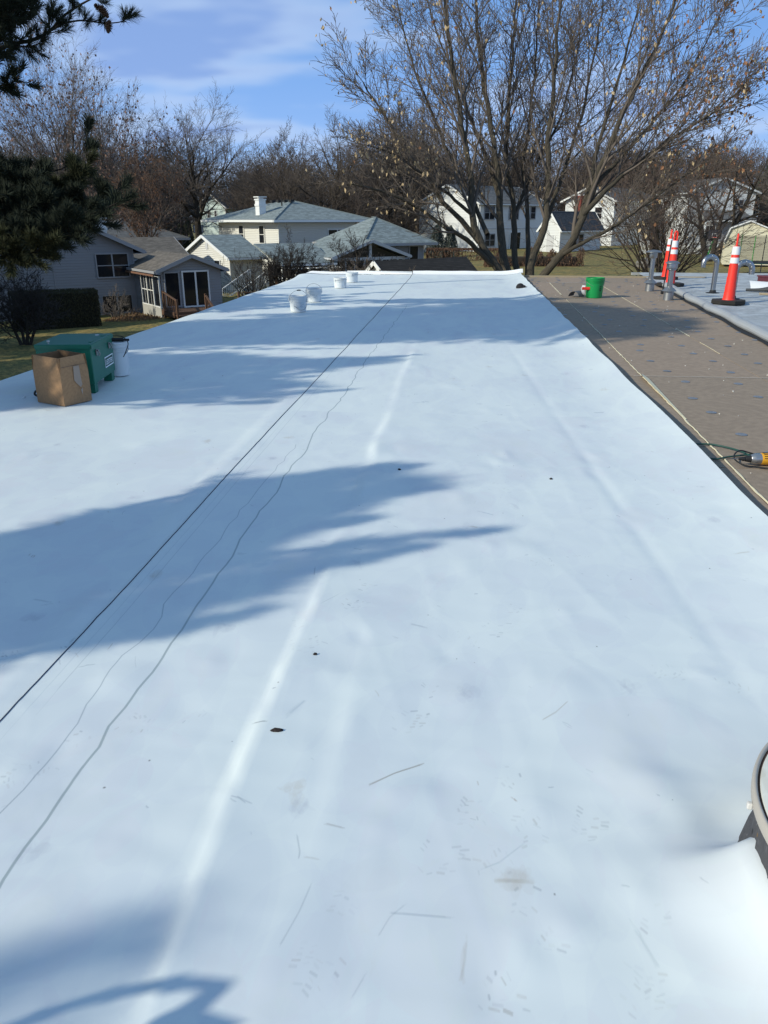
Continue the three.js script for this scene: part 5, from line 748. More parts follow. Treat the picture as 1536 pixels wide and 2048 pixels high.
  for (const [rad, ...wp] of stems) {
    const c = new THREE.CatmullRomCurve3(wp.map((p) => V(p).sub(base)), false, 'centripetal'), N = wp.length * 3, pts = c.getSpacedPoints(N), len = c.getLength(), ph = r() * 9;
    pts.forEach((p, k) => { const k2 = k / N; p.x += 0.06 * n2(k * 0.45 + ph, 1) * Math.min(1, k2 * 4); p.z += 0.06 * n2(k * 0.45 + ph, 5) * Math.min(1, k2 * 4); });
    const rs = pts.map((_, k) => rad * (1 - 0.80 * Math.pow(k / N, 0.85)) * (1 + 0.05 * n2(k * 0.8, ph)) + 0.004), dirs = pts.map((p, k) => pts[Math.min(k + 1, N)].clone().sub(pts[Math.max(0, k - 1)]).normalize());
    rs.forEach((q, k) => { rs[k] = q * 0.76; }); out.trunk.limb(pts, rs, 9); branch(out, r, pts, rs, dirs, Math.min(len, 8.5) * (wp[wp.length - 1][0] < -2.5 ? 0.75 : 1), 1, wp[wp.length - 1][0] < -2.9 && wp[wp.length - 1][1] < 2.8 ? { ...P, n: [0, 13, 9, 6] } : P);
  }
  out.trunk.limb([V(0.05, -0.9, 0), V(0.02, 0.3, 0.1), V(0, 1.2, 0.1), V(-0.1, 2.3, 0)], [0.75, 0.58, 0.52, 0.42], 14);
  mesh('trunk', out.trunk.geo(), M.barkMossy, t); mesh('crown', out.crown.geo(), M.twig, t);
  // leaves: those that show largest one by one, the rest as a mass
  const tips = out.tips.filter(([p]) => r() < 0.14 + 0.6 * ss(1.5, 6.5, p.x) * ss(3.0, 7, p.y) + 0.10 * ss(-2, -5, p.x)), shapes = [[0.030, 0.13, 0.02], [0.045, 0.15, 0.035], [0.026, 0.17, 0.012], [0.055, 0.12, 0.05]].map((a) => leafGeo(...a)), mats = [M.leafTan, M.leafTan, M.leafBrown];
  for (let i = 0; i < 300; i++) { const [p] = tips[Math.floor(r() * tips.length)], m = mesh('leaf', shapes[i % 4], mats[Math.floor(r() * 3)], t); m.position.copy(p).add(V((r() - 0.5) * 0.15, -0.02, (r() - 0.5) * 0.15)); m.rotation.set((r() - 0.5) * 0.7, r() * 6.3, (r() - 0.5) * 0.7); m.scale.setScalar(0.7 + 0.7 * r()); }
  const more = [], brown = []; for (let i = 0; i < 2600; i++) { const [p] = tips[Math.floor(r() * tips.length)], q = p.clone().add(V((r() - 0.5) * 0.2, -0.03, (r() - 0.5) * 0.2)); (q.x > 3.5 && r() < 0.7 ? brown : more).push(q); }
  stuff(mesh('leaves', scatter(leafGeo(0.28, 1, 0.12), more, r, 0.13), M.leafTan, t)); stuff(mesh('leaves', scatter(leafGeo(0.36, 1, 0.2), brown, r, 0.12), M.leafBrown, t));
}
// middle distance, one by one
tree('bare_tree', 'tall pale leafless tree at upper left behind the grey house, reddish leaf remnants', 'tree', at(-37.5, -78), 201, 'broom', { h: 25, r: 0.32, trunk: 0.44, stems: [[-0.30, 0.0, 1.0, -0.3, 0], [0.02, 0.05, 1.25, 0, 0], [0.26, -0.05, 1.05, 0.3, 0], [-0.1, 0.15, 1.1, 0, 0.3], [0.5, 0.05, 0.9, 0.4, 0.1]], bark: M.barkPale, twig: M.twigPale, leaves: 3200, leaf: 0.22, leafMat: M.leafRed });
tree('bare_tree', 'spreading leafless tree at far left edge behind the pine boughs', 'tree', at(-48.5, -76), 202, 'broom', { h: 19, r: 0.28, trunk: 0.5, stems: [[-0.2, 0, 1], [0.2, 0.1, 1.15], [0.05, -0.2, 1.05]], bark: M.barkPale, twig: M.twigPale, leaves: 500, leaf: 0.14, leafMat: M.leafRed });
tree('bare_tree', 'tall round-crowned leafless tree with one straight trunk beside the mint house', 'tree', at(-26.2, -79), 203, 'oak', { P: { n: [15, 11, 8, 6], t0: [0.48, 0.25, 0.2, 0.15] }, h: 17.2, r: 0.50, trunk: 0.60 });
tree('bare_tree', 'gnarled leafless tree with leaning limbs behind the cream house roof', 'tree', at(-16.0, -92), 204, 'oak', { P: { n: [13, 10, 8, 6] }, h: 18, r: 0.5, trunk: 0.52, stems: [[-0.55, 0, 1.0, -0.3, 0, 0.8], [0.12, 0.05, 1.2, 0.3, 0], [0.45, 0, 1.0, 0.6, 0, 0.7]] });
tree('rusty_tree', 'smaller tree holding rust-brown leaves between the two tall bare trees at left', 'tree', at(-25.5, -64), 205, 'vase', { h: 11, r: 0.2, trunk: 0.6, twig: M.twigRed, leaves: 2800, leaf: 0.14, leafMat: M.leafRust });
tree('bare_tree', 'fine-twigged leafless tree above the right end of the cream house roof', 'tree', at(-8.0, -96), 206, 'vase', { h: 16.5, r: 0.4, stems: [[-0.15, 0, 1], [0.2, 0.1, 1.05]] });
tree('bare_tree', 'dense leafless tree left of the large tree and behind the low wing', 'tree', at(-3.5, -104), 216, 'vase', { h: 16, r: 0.4 });
tree('bare_tree', 'pale wide leafless tree at the right edge above the shed', 'tree', at(33.0, -78), 207, 'broom', { h: 18.5, r: 0.34, trunk: 0.5, stems: [[-0.25, 0, 1.05], [0.1, 0.05, 1.15], [0.35, 0, 1.0], [-0.5, 0.1, 0.9]], bark: M.barkPale, twig: M.twigPale });
tree('forked_tree', 'leafless tree with forked leaning trunks right of the cone pair', 'tree', at(22.3, -76), 208, 'oak', { P: { n: [9, 6, 5, 4] }, h: 13, r: 0.40, trunk: 0.55, stems: [[-0.35, 0, 0.9, -0.2, 0, 0.8], [0.42, 0.05, 1.1, 0.2, 0, 0.9], [0.05, 0.1, 1.0, 0.1, 0, 0.6]], twig: M.twigRed, leaves: 420, leaf: 0.14, leafMat: M.leafBrown });
tree('bare_tree', 'dark leafless tree in front of the brick chimney house', 'tree', at(17.2, -76), 209, 'oak', { P: { n: [10, 7, 6, 5] }, h: 14.5, r: 0.36, trunk: 0.6, twig: M.twigRed });
tree('clump_tree', 'leafless clump of thin stems fanning out just behind the green bucket', 'tree', at(11.0, -46), 211, 'broom', { h: 8.6, r: 0.085, trunk: 0.62, stems: Array.from({ length: 13 }, (_, i) => { const a = i * 2.4, k = 0.18 + 0.055 * i; return [Math.cos(a) * k, Math.sin(a) * k * 0.7, 0.75 + 0.25 * ((i * 7) % 5) / 4, 0.12 * Math.cos(a), 0.12 * Math.sin(a)]; }), P: { n: [7, 6, 4, 3] }, twig: M.twigRed, leaves: 160, leaf: 0.12, leafMat: M.leafTan });
tree('small_tree', 'small gnarled leafless tree in front of the cream house wall, left one of two', 'tree', at(-10.9, -49), 212, 'oak', { P: { n: [9, 7, 6, 5], rmin: 0.007 }, h: 5.6, r: 0.14, trunk: 0.42, stems: [[-0.5, 0, 1], [0.15, 0.1, 1.1], [0.6, 0, 1], [-0.2, -0.2, 0.9], [0.95, 0.1, 0.9]], twig: M.twigDark, bark: M.twigDark });
tree('small_tree', 'small gnarled leafless tree in front of the striped awning, right one of two', 'tree', at(-6.3, -47), 213, 'oak', { P: { n: [9, 7, 6, 5], rmin: 0.007 }, h: 5.3, r: 0.12, trunk: 0.45, stems: [[-0.4, 0, 1], [0.1, 0.1, 1.1], [0.7, 0, 0.9]], twig: M.twigDark, bark: M.twigDark });
tree('bare_bush', 'dense dark twiggy bush against the cream garage', 'bush', at(-12.9, -48), 214, 'broom', { h: 3.4, r: 0.05, trunk: 0.6, stems: Array.from({ length: 10 }, (_, i) => [Math.cos(i * 2.4) * (0.2 + 0.08 * i), Math.sin(i * 2.4) * (0.2 + 0.06 * i), 0.8 + 0.05 * (i % 4)]), P: { n: [5, 4, 3, 3] }, twig: M.twigDark, bark: M.twigDark });
tree('small_tree', 'dark bare little tree in the shade at the left edge', 'tree', [[-18.712, -3.101, -31.948][0], -3.85, [-18.712, -3.101, -31.948][2]], 215, 'oak', { P: { n: [9, 7, 6, 4] }, h: 4.9, r: 0.09, trunk: 0.5, stems: [[-0.3, 0, 1], [0.2, 0.1, 1.05], [0.5, 0.1, 0.9], [-0.1, -0.2, 1]], twig: M.twigDark, bark: M.twigDark });
tree('small_tree', 'pruned bare shrub tree in front of the grey house wall', 'tree', [[-18.76, -3.601, -41.43][0], -3.8, [-18.76, -3.601, -41.43][2]], 217, 'broom', { h: 2.5, r: 0.07, trunk: 0.5, stems: [[-0.35, 0, 0.9], [0.1, 0.1, 1], [0.5, 0, 0.9]], P: { n: [6, 6, 5, 4], ang: [0.9, 0.6, 0.6, 0.6] }, bark: M.barkPale, twig: M.twigPale });
tree('fallen_boughs', 'tangle of low bare boughs lying over the dark shed roof', 'brush', at(-1.5, -34), 218, 'oak', { h: 5.5, r: 0.12, trunk: 0.6, stems: [[-2.2, 0.1, 1.0], [-1.0, 0.2, 0.7], [1.6, 0, 0.7]], twig: M.twig });

// the far wood that closes the view, three masses of it
function wood(name, label, seed, list, hMin, hMax) {
  list = list.filter(([x, z]) => !(z > -142 && Math.abs(x / -z + 0.312) < 0.036));   // a clearing where the mint house shows
  const r = mulberry(seed), out = newOut(); grow(out, r, V(0, -0.04, 0), V(0.05, 1, 0).normalize(), 0.62 * 15, 0.26, 0, SHAPES.wood, 0.25); const a = out.trunk, b = out.crown, o = a.p.length / 3; const g = new THREE.BufferGeometry();
  g.setAttribute('position', new THREE.Float32BufferAttribute(a.p.concat(b.p), 3)); g.setAttribute('normal', new THREE.Float32BufferAttribute(a.n.concat(b.n), 3)); g.setAttribute('uv', new THREE.Float32BufferAttribute(a.u.concat(b.u), 2)); g.setIndex(a.i.concat(b.i.map((k) => k + o)));
  const m = new THREE.InstancedMesh(g, std([0.088, 0.068, 0.056], 0.95), list.length), q = new THREE.Quaternion(), mm = new THREE.Matrix4();
  list.forEach(([x, z], i) => { const s = lerp(hMin, hMax, r()) / 15; q.setFromEuler(new THREE.Euler(0.08 * (r() - 0.5), r() * 6.3, 0.08 * (r() - 0.5))); mm.compose(V(x, ground(x, z), z), q, V(s * (0.9 + 0.4 * r()), s, s * (0.9 + 0.4 * r()))); m.setMatrixAt(i, mm); const k = 0.75 + 0.5 * r(); m.setColorAt(i, C(k, k * (0.96 + 0.06 * r()), k * (0.94 + 0.06 * r()))); });
  m.name = name; m.castShadow = m.receiveShadow = true; scene.add(m); return tag(m, label, 'wood', null, 'stuff');
}
{
  const r = mulberry(55), spread = (n, x0, x1, z0, z1) => Array.from({ length: n }, () => [lerp(x0, x1, r()), lerp(z0, z1, r())]);
  wood('far_wood', 'hazy brown leafless wood behind the houses at left and centre', 71, spread(230, -95, -5, -98, -165), 12.5, 18);
  wood('far_wood_001', 'hazy brown leafless wood behind the white houses at right', 72, spread(240, -14, 95, -110, -175), 11.5, 17.5);
  wood('far_wood_002', 'belt of low thin undergrowth trees between houses and the far wood', 73, [...spread(110, -62, -4, -84, -108), ...spread(130, 4, 80, -106, -125)], 5, 10.5);
}
// evergreens and clipped hedges
function foliage(name, label, cat, pos, seed, list, mat, size, group) { const r = mulberry(seed), t = thing(name, label, cat, pos, 0, group), pts = list(r); stuff(mesh('foliage', scatter(leafGeo(0.16, 1, 0.1), pts, r, size), mat, t)); return t; }
const column = (h, w, n) => (r) => Array.from({ length: n }, () => { const y = r(), a = r() * 6.3, q = w * Math.pow(1 - y, 0.6) * (0.75 + 0.35 * r()) * (0.8 + 0.3 * Math.sin(a * 5 + y * 9)); return V(Math.cos(a) * q, y * h + 0.1, Math.sin(a) * q); });
const hedge = (w, h, d, n) => (r) => Array.from({ length: n }, () => { const f = r(), u = r() - 0.5, v = r(); return f < 0.4 ? V(u * w, h * (0.97 + 0.05 * r()), (r() - 0.5) * d) : f < 0.75 ? V(u * w, h * v, d / 2 * (0.95 + 0.08 * r())) : f < 0.87 ? V(w / 2, h * v, (r() - 0.5) * d) : V(-w / 2, h * v, (r() - 0.5) * d); });
const evergreen = std([0.035, 0.050, 0.022], 0.9), brownHedge = std([0.12, 0.066, 0.040], 0.9), darkHedge = std([0.055, 0.050, 0.020], 0.9), blueGreen = std([0.065, 0.075, 0.062], 0.9);
const core = (t, w, h, d, mat) => mesh('branches', [rbox(w, h, d, 0.1, 0, h / 2, 0)], mat, t);
{ const p = [-20.145, -4.621, -37.678], t = foliage('clipped_hedge', 'long clipped dark hedge in front of the grey house', 'hedge', [p[0], -3.85, p[2]], 301, hedge(4.0, 1.9, 1.6, 9000), darkHedge, 0.10); t.rotation.y = 0.55; core(t, 3.85, 1.82, 1.45, std([0.02, 0.018, 0.01], 0.95)); }
{ const t = foliage('brown_hedge', 'leafy red-brown hedge behind the stems of the large tree', 'hedge', at(5.4, -63), 302, (r) => Array.from({ length: 6500 }, () => { const u = r() - 0.5, y = r(), m = 0.75 + 0.45 * n2(u * 9, 3); return V(u * 7.5, y * 1.35 * m, (r() - 0.5) * 1.5 * Math.sqrt(1 - y * 0.8)); }), brownHedge, 0.17); core(t, 6.4, 0.7, 0.9, std([0.03, 0.02, 0.014], 0.95)); }
for (const [i, [px, h, w]] of [[874, 3.4, 1.2], [898, 3.3, 0.95]].entries()) { const p = i ? [-1.277, -2.667, -80.055] : [-2.605, -2.667, -79.925]; foliage('evergreen_shrub', i ? 'grey-green upright shrub against the white gable, right one of two' : 'grey-green upright shrub against the white gable, left one of two', 'shrub', [p[0], -2.6, p[2]], 303 + i, column(h, w, 2600), blueGreen, 0.26); }
{ const p = [-0.039, -2.478, -73.797]; foliage('brown_hedge', 'low brown mounded hedge at the foot of the white gable', 'hedge', [p[0], -2.6, p[2]], 309, hedge(6.5, 1.5, 1.6, 5000), brownHedge, 0.2); }
for (let i = 0; i < 3; i++) { const p = [[-32.754, -1.43, -90.352], [-32.32, -1.462, -91.458], [-31.985, -1.494, -92.554]][i]; foliage('arborvitae', ['dark columnar evergreen left of the mint house, leftmost of three', 'dark columnar evergreen left of the mint house, middle of three', 'dark columnar evergreen left of the mint house, rightmost of three'][i], 'evergreen', [p[0], -2.9, p[2]], 305 + i, column(4.3, 0.9, 2200), evergreen, 0.22); }
for (const [i, [x, z]] of [[-37, -33], [-34.5, -28], [-40, -38], [-31, -24], [-43, -43], [-28.5, -25], [-26, -20], [-23, -15.5]].entries()) { const t = foliage('spruce', ['tall unseen spruce added left of the view to shade the grey house', 'second spruce of the unseen row added for shade at left', 'third spruce of the unseen row added for shade at left', 'spruce nearest the roof in the unseen row added for shade', 'farthest spruce of the unseen row added for shade at left', 'sixth spruce of the unseen row added for shade at left', 'seventh spruce of the unseen row added for shade at left', 'last spruce of the unseen row added for shade at left'][i], 'evergreen', at(x, z), 330 + i, column(13, 3.4, 4200), evergreen, 0.9); mesh('trunk', lathe([[0.3, -0.3], [0.22, 4], [0.03, 12.5]], 10), M.bark, t); }  // unseen row, added so its shadows darken the lawn and grey house
foliage('far_pine', 'dark evergreen crown above the pale house at far right', 'evergreen', at(45, -125), 311, column(15, 4.2, 5000), evergreen, 0.8);
{ const p = [-17.374, -3.743, -40.973]; foliage('leaf_pile', 'heap of dry brown leaves and grass beside the sunroom steps', 'leaf pile', [p[0], -3.8, p[2]], 312, (r) => Array.from({ length: 2600 }, () => { const a = r() * 6.3, q = Math.sqrt(r()) * 1.9; return V(Math.cos(a) * q, 0.05 + 0.55 * (1 - q / 2) * r(), Math.sin(a) * q * 0.7); }), std([0.22, 0.13, 0.07], 0.95), 0.16); }
{ const r = mulberry(44), t = thing('stone_edging', 'low row of stone blocks in the lawn at the left edge', 'edging', [-20.737, -4.206, -34.553]); for (let i = 0; i < 9; i++) mesh('stone', rbox(0.42, 0.22, 0.28, 0.04, -1.6 + i * 0.45, 0.05 + 0.02 * r(), 0.05 * r()), [M.brick, M.trim, M.cone][i % 3 ? 2 : 1], t); }
{ const t = thing('boulder', 'grey boulder on the lawn behind the clump of stems', 'boulder', at(13.6, -61)), g = fix(new THREE.IcosahedronGeometry(0.7, 3)), p = g.attributes.position; for (let i = 0; i < p.count; i++) { const k = 1 + 0.25 * n3(p.getX(i) * 1.5, p.getY(i) * 1.5, p.getZ(i) * 1.5); p.setXYZ(i, p.getX(i) * k * 1.2, p.getY(i) * k * 0.8 + 0.2, p.getZ(i) * k); } g.computeVertexNormals(); mesh('stone', g, std([0.30, 0.28, 0.25], 0.95, { map: T.grain }), t); }

// ------------------------------------------------------------------ pines on the left: their boughs shade the roof
function tuftShape(seed, n, L, w) { const r = mulberry(seed), pos = []; for (let i = 0; i < n; i++) { const a = r() * 6.3, b = 0.25 + 0.75 * r(), d = V(Math.sin(b) * Math.cos(a), Math.cos(b), Math.sin(b) * Math.sin(a)), s = d.clone().cross(V(r() - 0.5, r() - 0.5, r() - 0.5)).normalize().multiplyScalar(w / 2), l = L * (0.75 + 0.4 * r()), m = d.clone().multiplyScalar(l * 0.6), e = d.clone().multiplyScalar(l); e.y -= 0.12 * l; const o = V(0, (r() - 0.7) * L * 0.7, 0); pos.push(o.x + s.x, o.y + s.y, o.z + s.z, o.x - s.x, o.y - s.y, o.z - s.z, o.x + m.x + s.x * 0.8, o.y + m.y + s.y * 0.8, o.z + m.z + s.z * 0.8, o.x - s.x, o.y - s.y, o.z - s.z, o.x + m.x - s.x * 0.8, o.y + m.y - s.y * 0.8, o.z + m.z - s.z * 0.8, o.x + m.x + s.x * 0.8, o.y + m.y + s.y * 0.8, o.z + m.z + s.z * 0.8, o.x + m.x + s.x * 0.8, o.y + m.y + s.y * 0.8, o.z + m.z + s.z * 0.8, o.x + m.x - s.x * 0.8, o.y + m.y - s.y * 0.8, o.z + m.z - s.z * 0.8, o.x + e.x, o.y + e.y, o.z + e.z); } return rawGeo(pos); }
function tufts(shape, list) { // list of [position, direction, size]
  const p = shape.attributes.position, pos = new Float32Array(list.length * p.count * 3), m = new THREE.Matrix4(), q = new THREE.Quaternion(), v = V(0, 0, 0); let k = 0;
  for (const [o, d, s] of list) { q.setFromUnitVectors(V(0, 1, 0), d); m.compose(o, q, V(s, s, s)); for (let i = 0; i < p.count; i++) { v.fromBufferAttribute(p, i).applyMatrix4(m); pos[k++] = v.x; pos[k++] = v.y; pos[k++] = v.z; } }
  return rawGeo(pos);
}
const fineTuft = tuftShape(1, 70, 0.125, 0.0026), wideTuft = tuftShape(2, 34, 0.17, 0.008);
function inPoly(x, z, P) { let c = false; for (let i = 0, j = P.length - 1; i < P.length; j = i++) if ((P[i][1] > z) !== (P[j][1] > z) && x < (P[j][0] - P[i][0]) * (z - P[i][1]) / (P[j][1] - P[i][1]) + P[i][0]) c = !c; return c; }
const footOf = (p) => { const k = p.y / SUN_DIR.y; return [p.x - SUN_DIR.x * k, p.z - SUN_DIR.z * k]; };          // where the sun lays a point's shadow on the roof
const inFrame = (p) => { const v = p.clone().applyMatrix4(camera.matrixWorldInverse); return v.z < -0.2 && v.x / -v.z > -0.56 && Math.abs(v.y / -v.z) < 0.75; };
camera.updateMatrixWorld(true);
function pine(label, T, top, R, polys, seed, nB, nT, fingers = []) {
  const r = mulberry(seed), base = V(T[0], ground(T[0], T[1]), T[1]), t = thing('pine_tree', label, 'pine tree', base.toArray()), wood = new Tubes(), list = [];
  const tr = [], rr = []; for (let k = 0; k <= 10; k++) { tr.push(V(0.06 * n2(k, seed), lerp(-0.3, top - base.y, k / 10), 0.06 * n2(seed, k))); rr.push(lerp(0.24, 0.03, k / 10)); } wood.limb(tr, rr, 9);
  let made = 0;
  for (let tries = 0; tries < nB * 30 && made < nB; tries++) {
    const poly = polys[Math.floor(r() * polys.length)], xs = poly.map((p) => p[0]), zs = poly.map((p) => p[1]), sx = lerp(Math.min(...xs), Math.max(...xs), r()), sz = lerp(Math.min(...zs), Math.max(...zs), r()); if (!inPoly(sx, sz, poly)) continue;
    const hx = SUN_H.x, hz = SUN_H.z, L0 = (T[0] - sx) * hx + (T[1] - sz) * hz, L = L0 + (r() - 0.5) * 2 * R, tip = V(sx + hx * L, L * Math.tan(SUN_EL), sz + hz * L), dist = Math.hypot(tip.x - T[0], tip.z - T[1]); if (dist > R || tip.y < 0.5 || tip.y > top + 0.2 || inFrame(tip)) continue;
    made++; const root = V(0, Math.min(tip.y - base.y - 0.15 * dist, top - base.y - 0.1), 0), end = tip.clone().sub(base), mid = root.clone().lerp(end, 0.55).add(V(0, 0.12 * dist, 0)), c = new THREE.CatmullRomCurve3([root, mid, end]), pts = c.getPoints(8), rad = pts.map((_, k) => lerp(0.014 + 0.008 * dist, 0.006, k / 8)); wood.limb(pts, rad, 5);
    for (let k = 0; k < nT; k++) { const u = 1 - 0.75 * r() * r() - (k ? 0.02 : 0), o = c.getPoint(Math.min(1, u)), d = c.getTangent(Math.min(1, u)), side = V(r() - 0.5, (r() - 0.4) * 0.7, r() - 0.5).multiplyScalar(0.95 * (0.2 + 0.9 * (1 - u) + 0.25)); const q = o.clone().add(side), w = q.clone().add(base), f = footOf(w); if (inFrame(w) || !polys.some((P) => inPoly(f[0], f[1], P))) continue; if (r() < 0.35) wood.limb([o, o.clone().lerp(q, 0.6).add(V(0, 0.02, 0)), q], [0.008, 0.006, 0.004], 3); list.push([q, d.multiplyScalar(0.7).add(side.normalize().multiplyScalar(0.8)).add(V(0, 0.25, 0)).normalize(), 0.8 + 0.5 * r()]); }
  }
  for (const [a, b, h, wid, n] of fingers) { // single boughs whose shadows are the long fingers on the sheet
    const k = h / Math.tan(SUN_EL), P = (q, y) => V(q[0] + SUN_H.x * k, h + y, q[1] + SUN_H.z * k).sub(base), A = P(a, 0), B = P(b, 0), root = V(0, A.y - 0.3, 0);
    const c = new THREE.CatmullRomCurve3([root, A, A.clone().lerp(B, 0.5).add(V(0, 0.03, 0)), B], false, 'centripetal'), pts = c.getPoints(14); wood.limb(pts, pts.map((_, i) => lerp(0.03, 0.006, i / 14)), 5);
    for (let i = 0; i < n; i++) { const u = r(), d = B.clone().sub(A).normalize(), w = wid * (1 - 0.75 * u), q = A.clone().lerp(B, u * 0.97).add(V((r() - 0.5) * w, (r() - 0.5) * w * 0.6, (r() - 0.5) * w)); list.push([q, d.clone().add(V(r() - 0.5, r() - 0.3, r() - 0.5).multiplyScalar(0.9)).normalize(), 0.75 * (1 - 0.35 * u)]); }
  }
  mesh('trunk', wood.geo(), M.bark, t); stuff(mesh('needles', tufts(wideTuft, list), M.needle, t)); return t;
}
const bandMain = [[-6.0, -8.1], [-3.4, -8.42], [-1.8, -8.75], [0.2, -8.95], [1.3, -9.02], [2.3, -9.7], [3.0, -10.4], [3.3, -11.6], [3.0, -12.4], [2.6, -13.4], [1.2, -14.3], [0.2, -14.0], [-0.6, -13.6], [-1.2, -13.0], [-1.9, -12.7], [-2.5, -11.6], [-3.4, -11.5], [-4.6, -11.2], [-6.2, -10.6]];
const bandLeft = [[-6.0, -5.0], [-4.2, -5.15], [-3.1, -5.45], [-2.2, -5.75], [-1.35, -5.98], [-1.9, -6.15], [-1.0, -6.42], [-1.8, -6.75], [-0.9, -7.3], [-0.42, -8.0], [-1.5, -7.75], [-2.3, -7.9], [-2.9, -8.3], [-4.5, -8.3], [-6.0, -8.0]];
const bandNear = [[[-2.16, -2.675], [-1.992, -2.941], [-1.685, -3.274], [-1.335, -3.704], [-0.861, -4.002], [-0.15, -4.276], [-0.359, -4.007], [-0.026, -3.864], [-0.475, -3.613], [-0.676, -3.321], [-0.96, -2.892], [-1.194, -2.653], [-1.373, -2.505], [-1.626, -2.322], [-1.815, -2.177]]];
const bandNear2 = [[-1.595, -2.269], [-1.336, -2.427], [-0.95, -2.654], [-0.568, -2.983], [0.189, -3.294], [-0.226, -3.016], [-0.501, -2.837], [-0.776, -2.606], [-0.916, -2.429], [-1.146, -2.175], [-1.423, -1.978], [-1.615, -1.889], [-1.792, -2.145]];
pine('tall pine left of the roof whose shadow crosses the middle of the sheet', [-8.3, -5.2], 7.8, 3.2, [bandMain], 401, 190, 32);
pine('pine left of the roof whose shadow falls around the green chest', [-8.6, -2.9], 4.4, 2.4, [bandLeft], 402, 90, 28, [[[-2.329, -5.855], [-0.821, -6.328], 2.6, 0.3, 50], [[-2.334, -7.037], [-0.361, -8.104], 2.8, 0.3, 70], [[-2.368, -5.639], [-1.392, -5.839], 2.6, 0.25, 36], [[-2.674, -6.418], [-1.261, -6.896], 2.7, 0.25, 50], [[-3.951, -8.215], [-1.262, -8.478], 2.8, 0.3, 60]])
pine('pine standing farther back beside the building, one long bough over the roof', [-9.6, 4.6], 5.0, 2.5, [[[90, 90], [91, 90], [90, 91]]], 404, 0, 10, [[[-0.897, -0.896], [-0.56, -1.12], 4.9, 0.6, 13], [[-0.915, -0.867], [-0.621, -1.04], 4.9, 0.5, 6]]);
pine('pine beside the building whose bough shades the near left of the sheet', [-6.6, 1.0], 3.3, 2.8, [bandNear[0], bandNear[0], bandNear2], 403, 60, 20, [[[-1.288, -3.725], [-0.121, -4.288], 2.2, 0.30, 60], [[-0.877, -3.574], [0.013, -3.876], 2.2, 0.16, 28], [[-0.966, -2.841], [0.213, -3.308], 2.2, 0.18, 42], [[-0.783, -3.157], [-0.354, -3.417], 2.2, 0.16, 26], [[-0.986, -2.522], [-0.501, -2.837], 2.2, 0.15, 24], [[-1.18, -2.172], [-0.624, -2.458], 2.2, 0.15, 22], [[-0.542, -2.833], [-0.1, -3.093], 2.3, 0.12, 22]]);
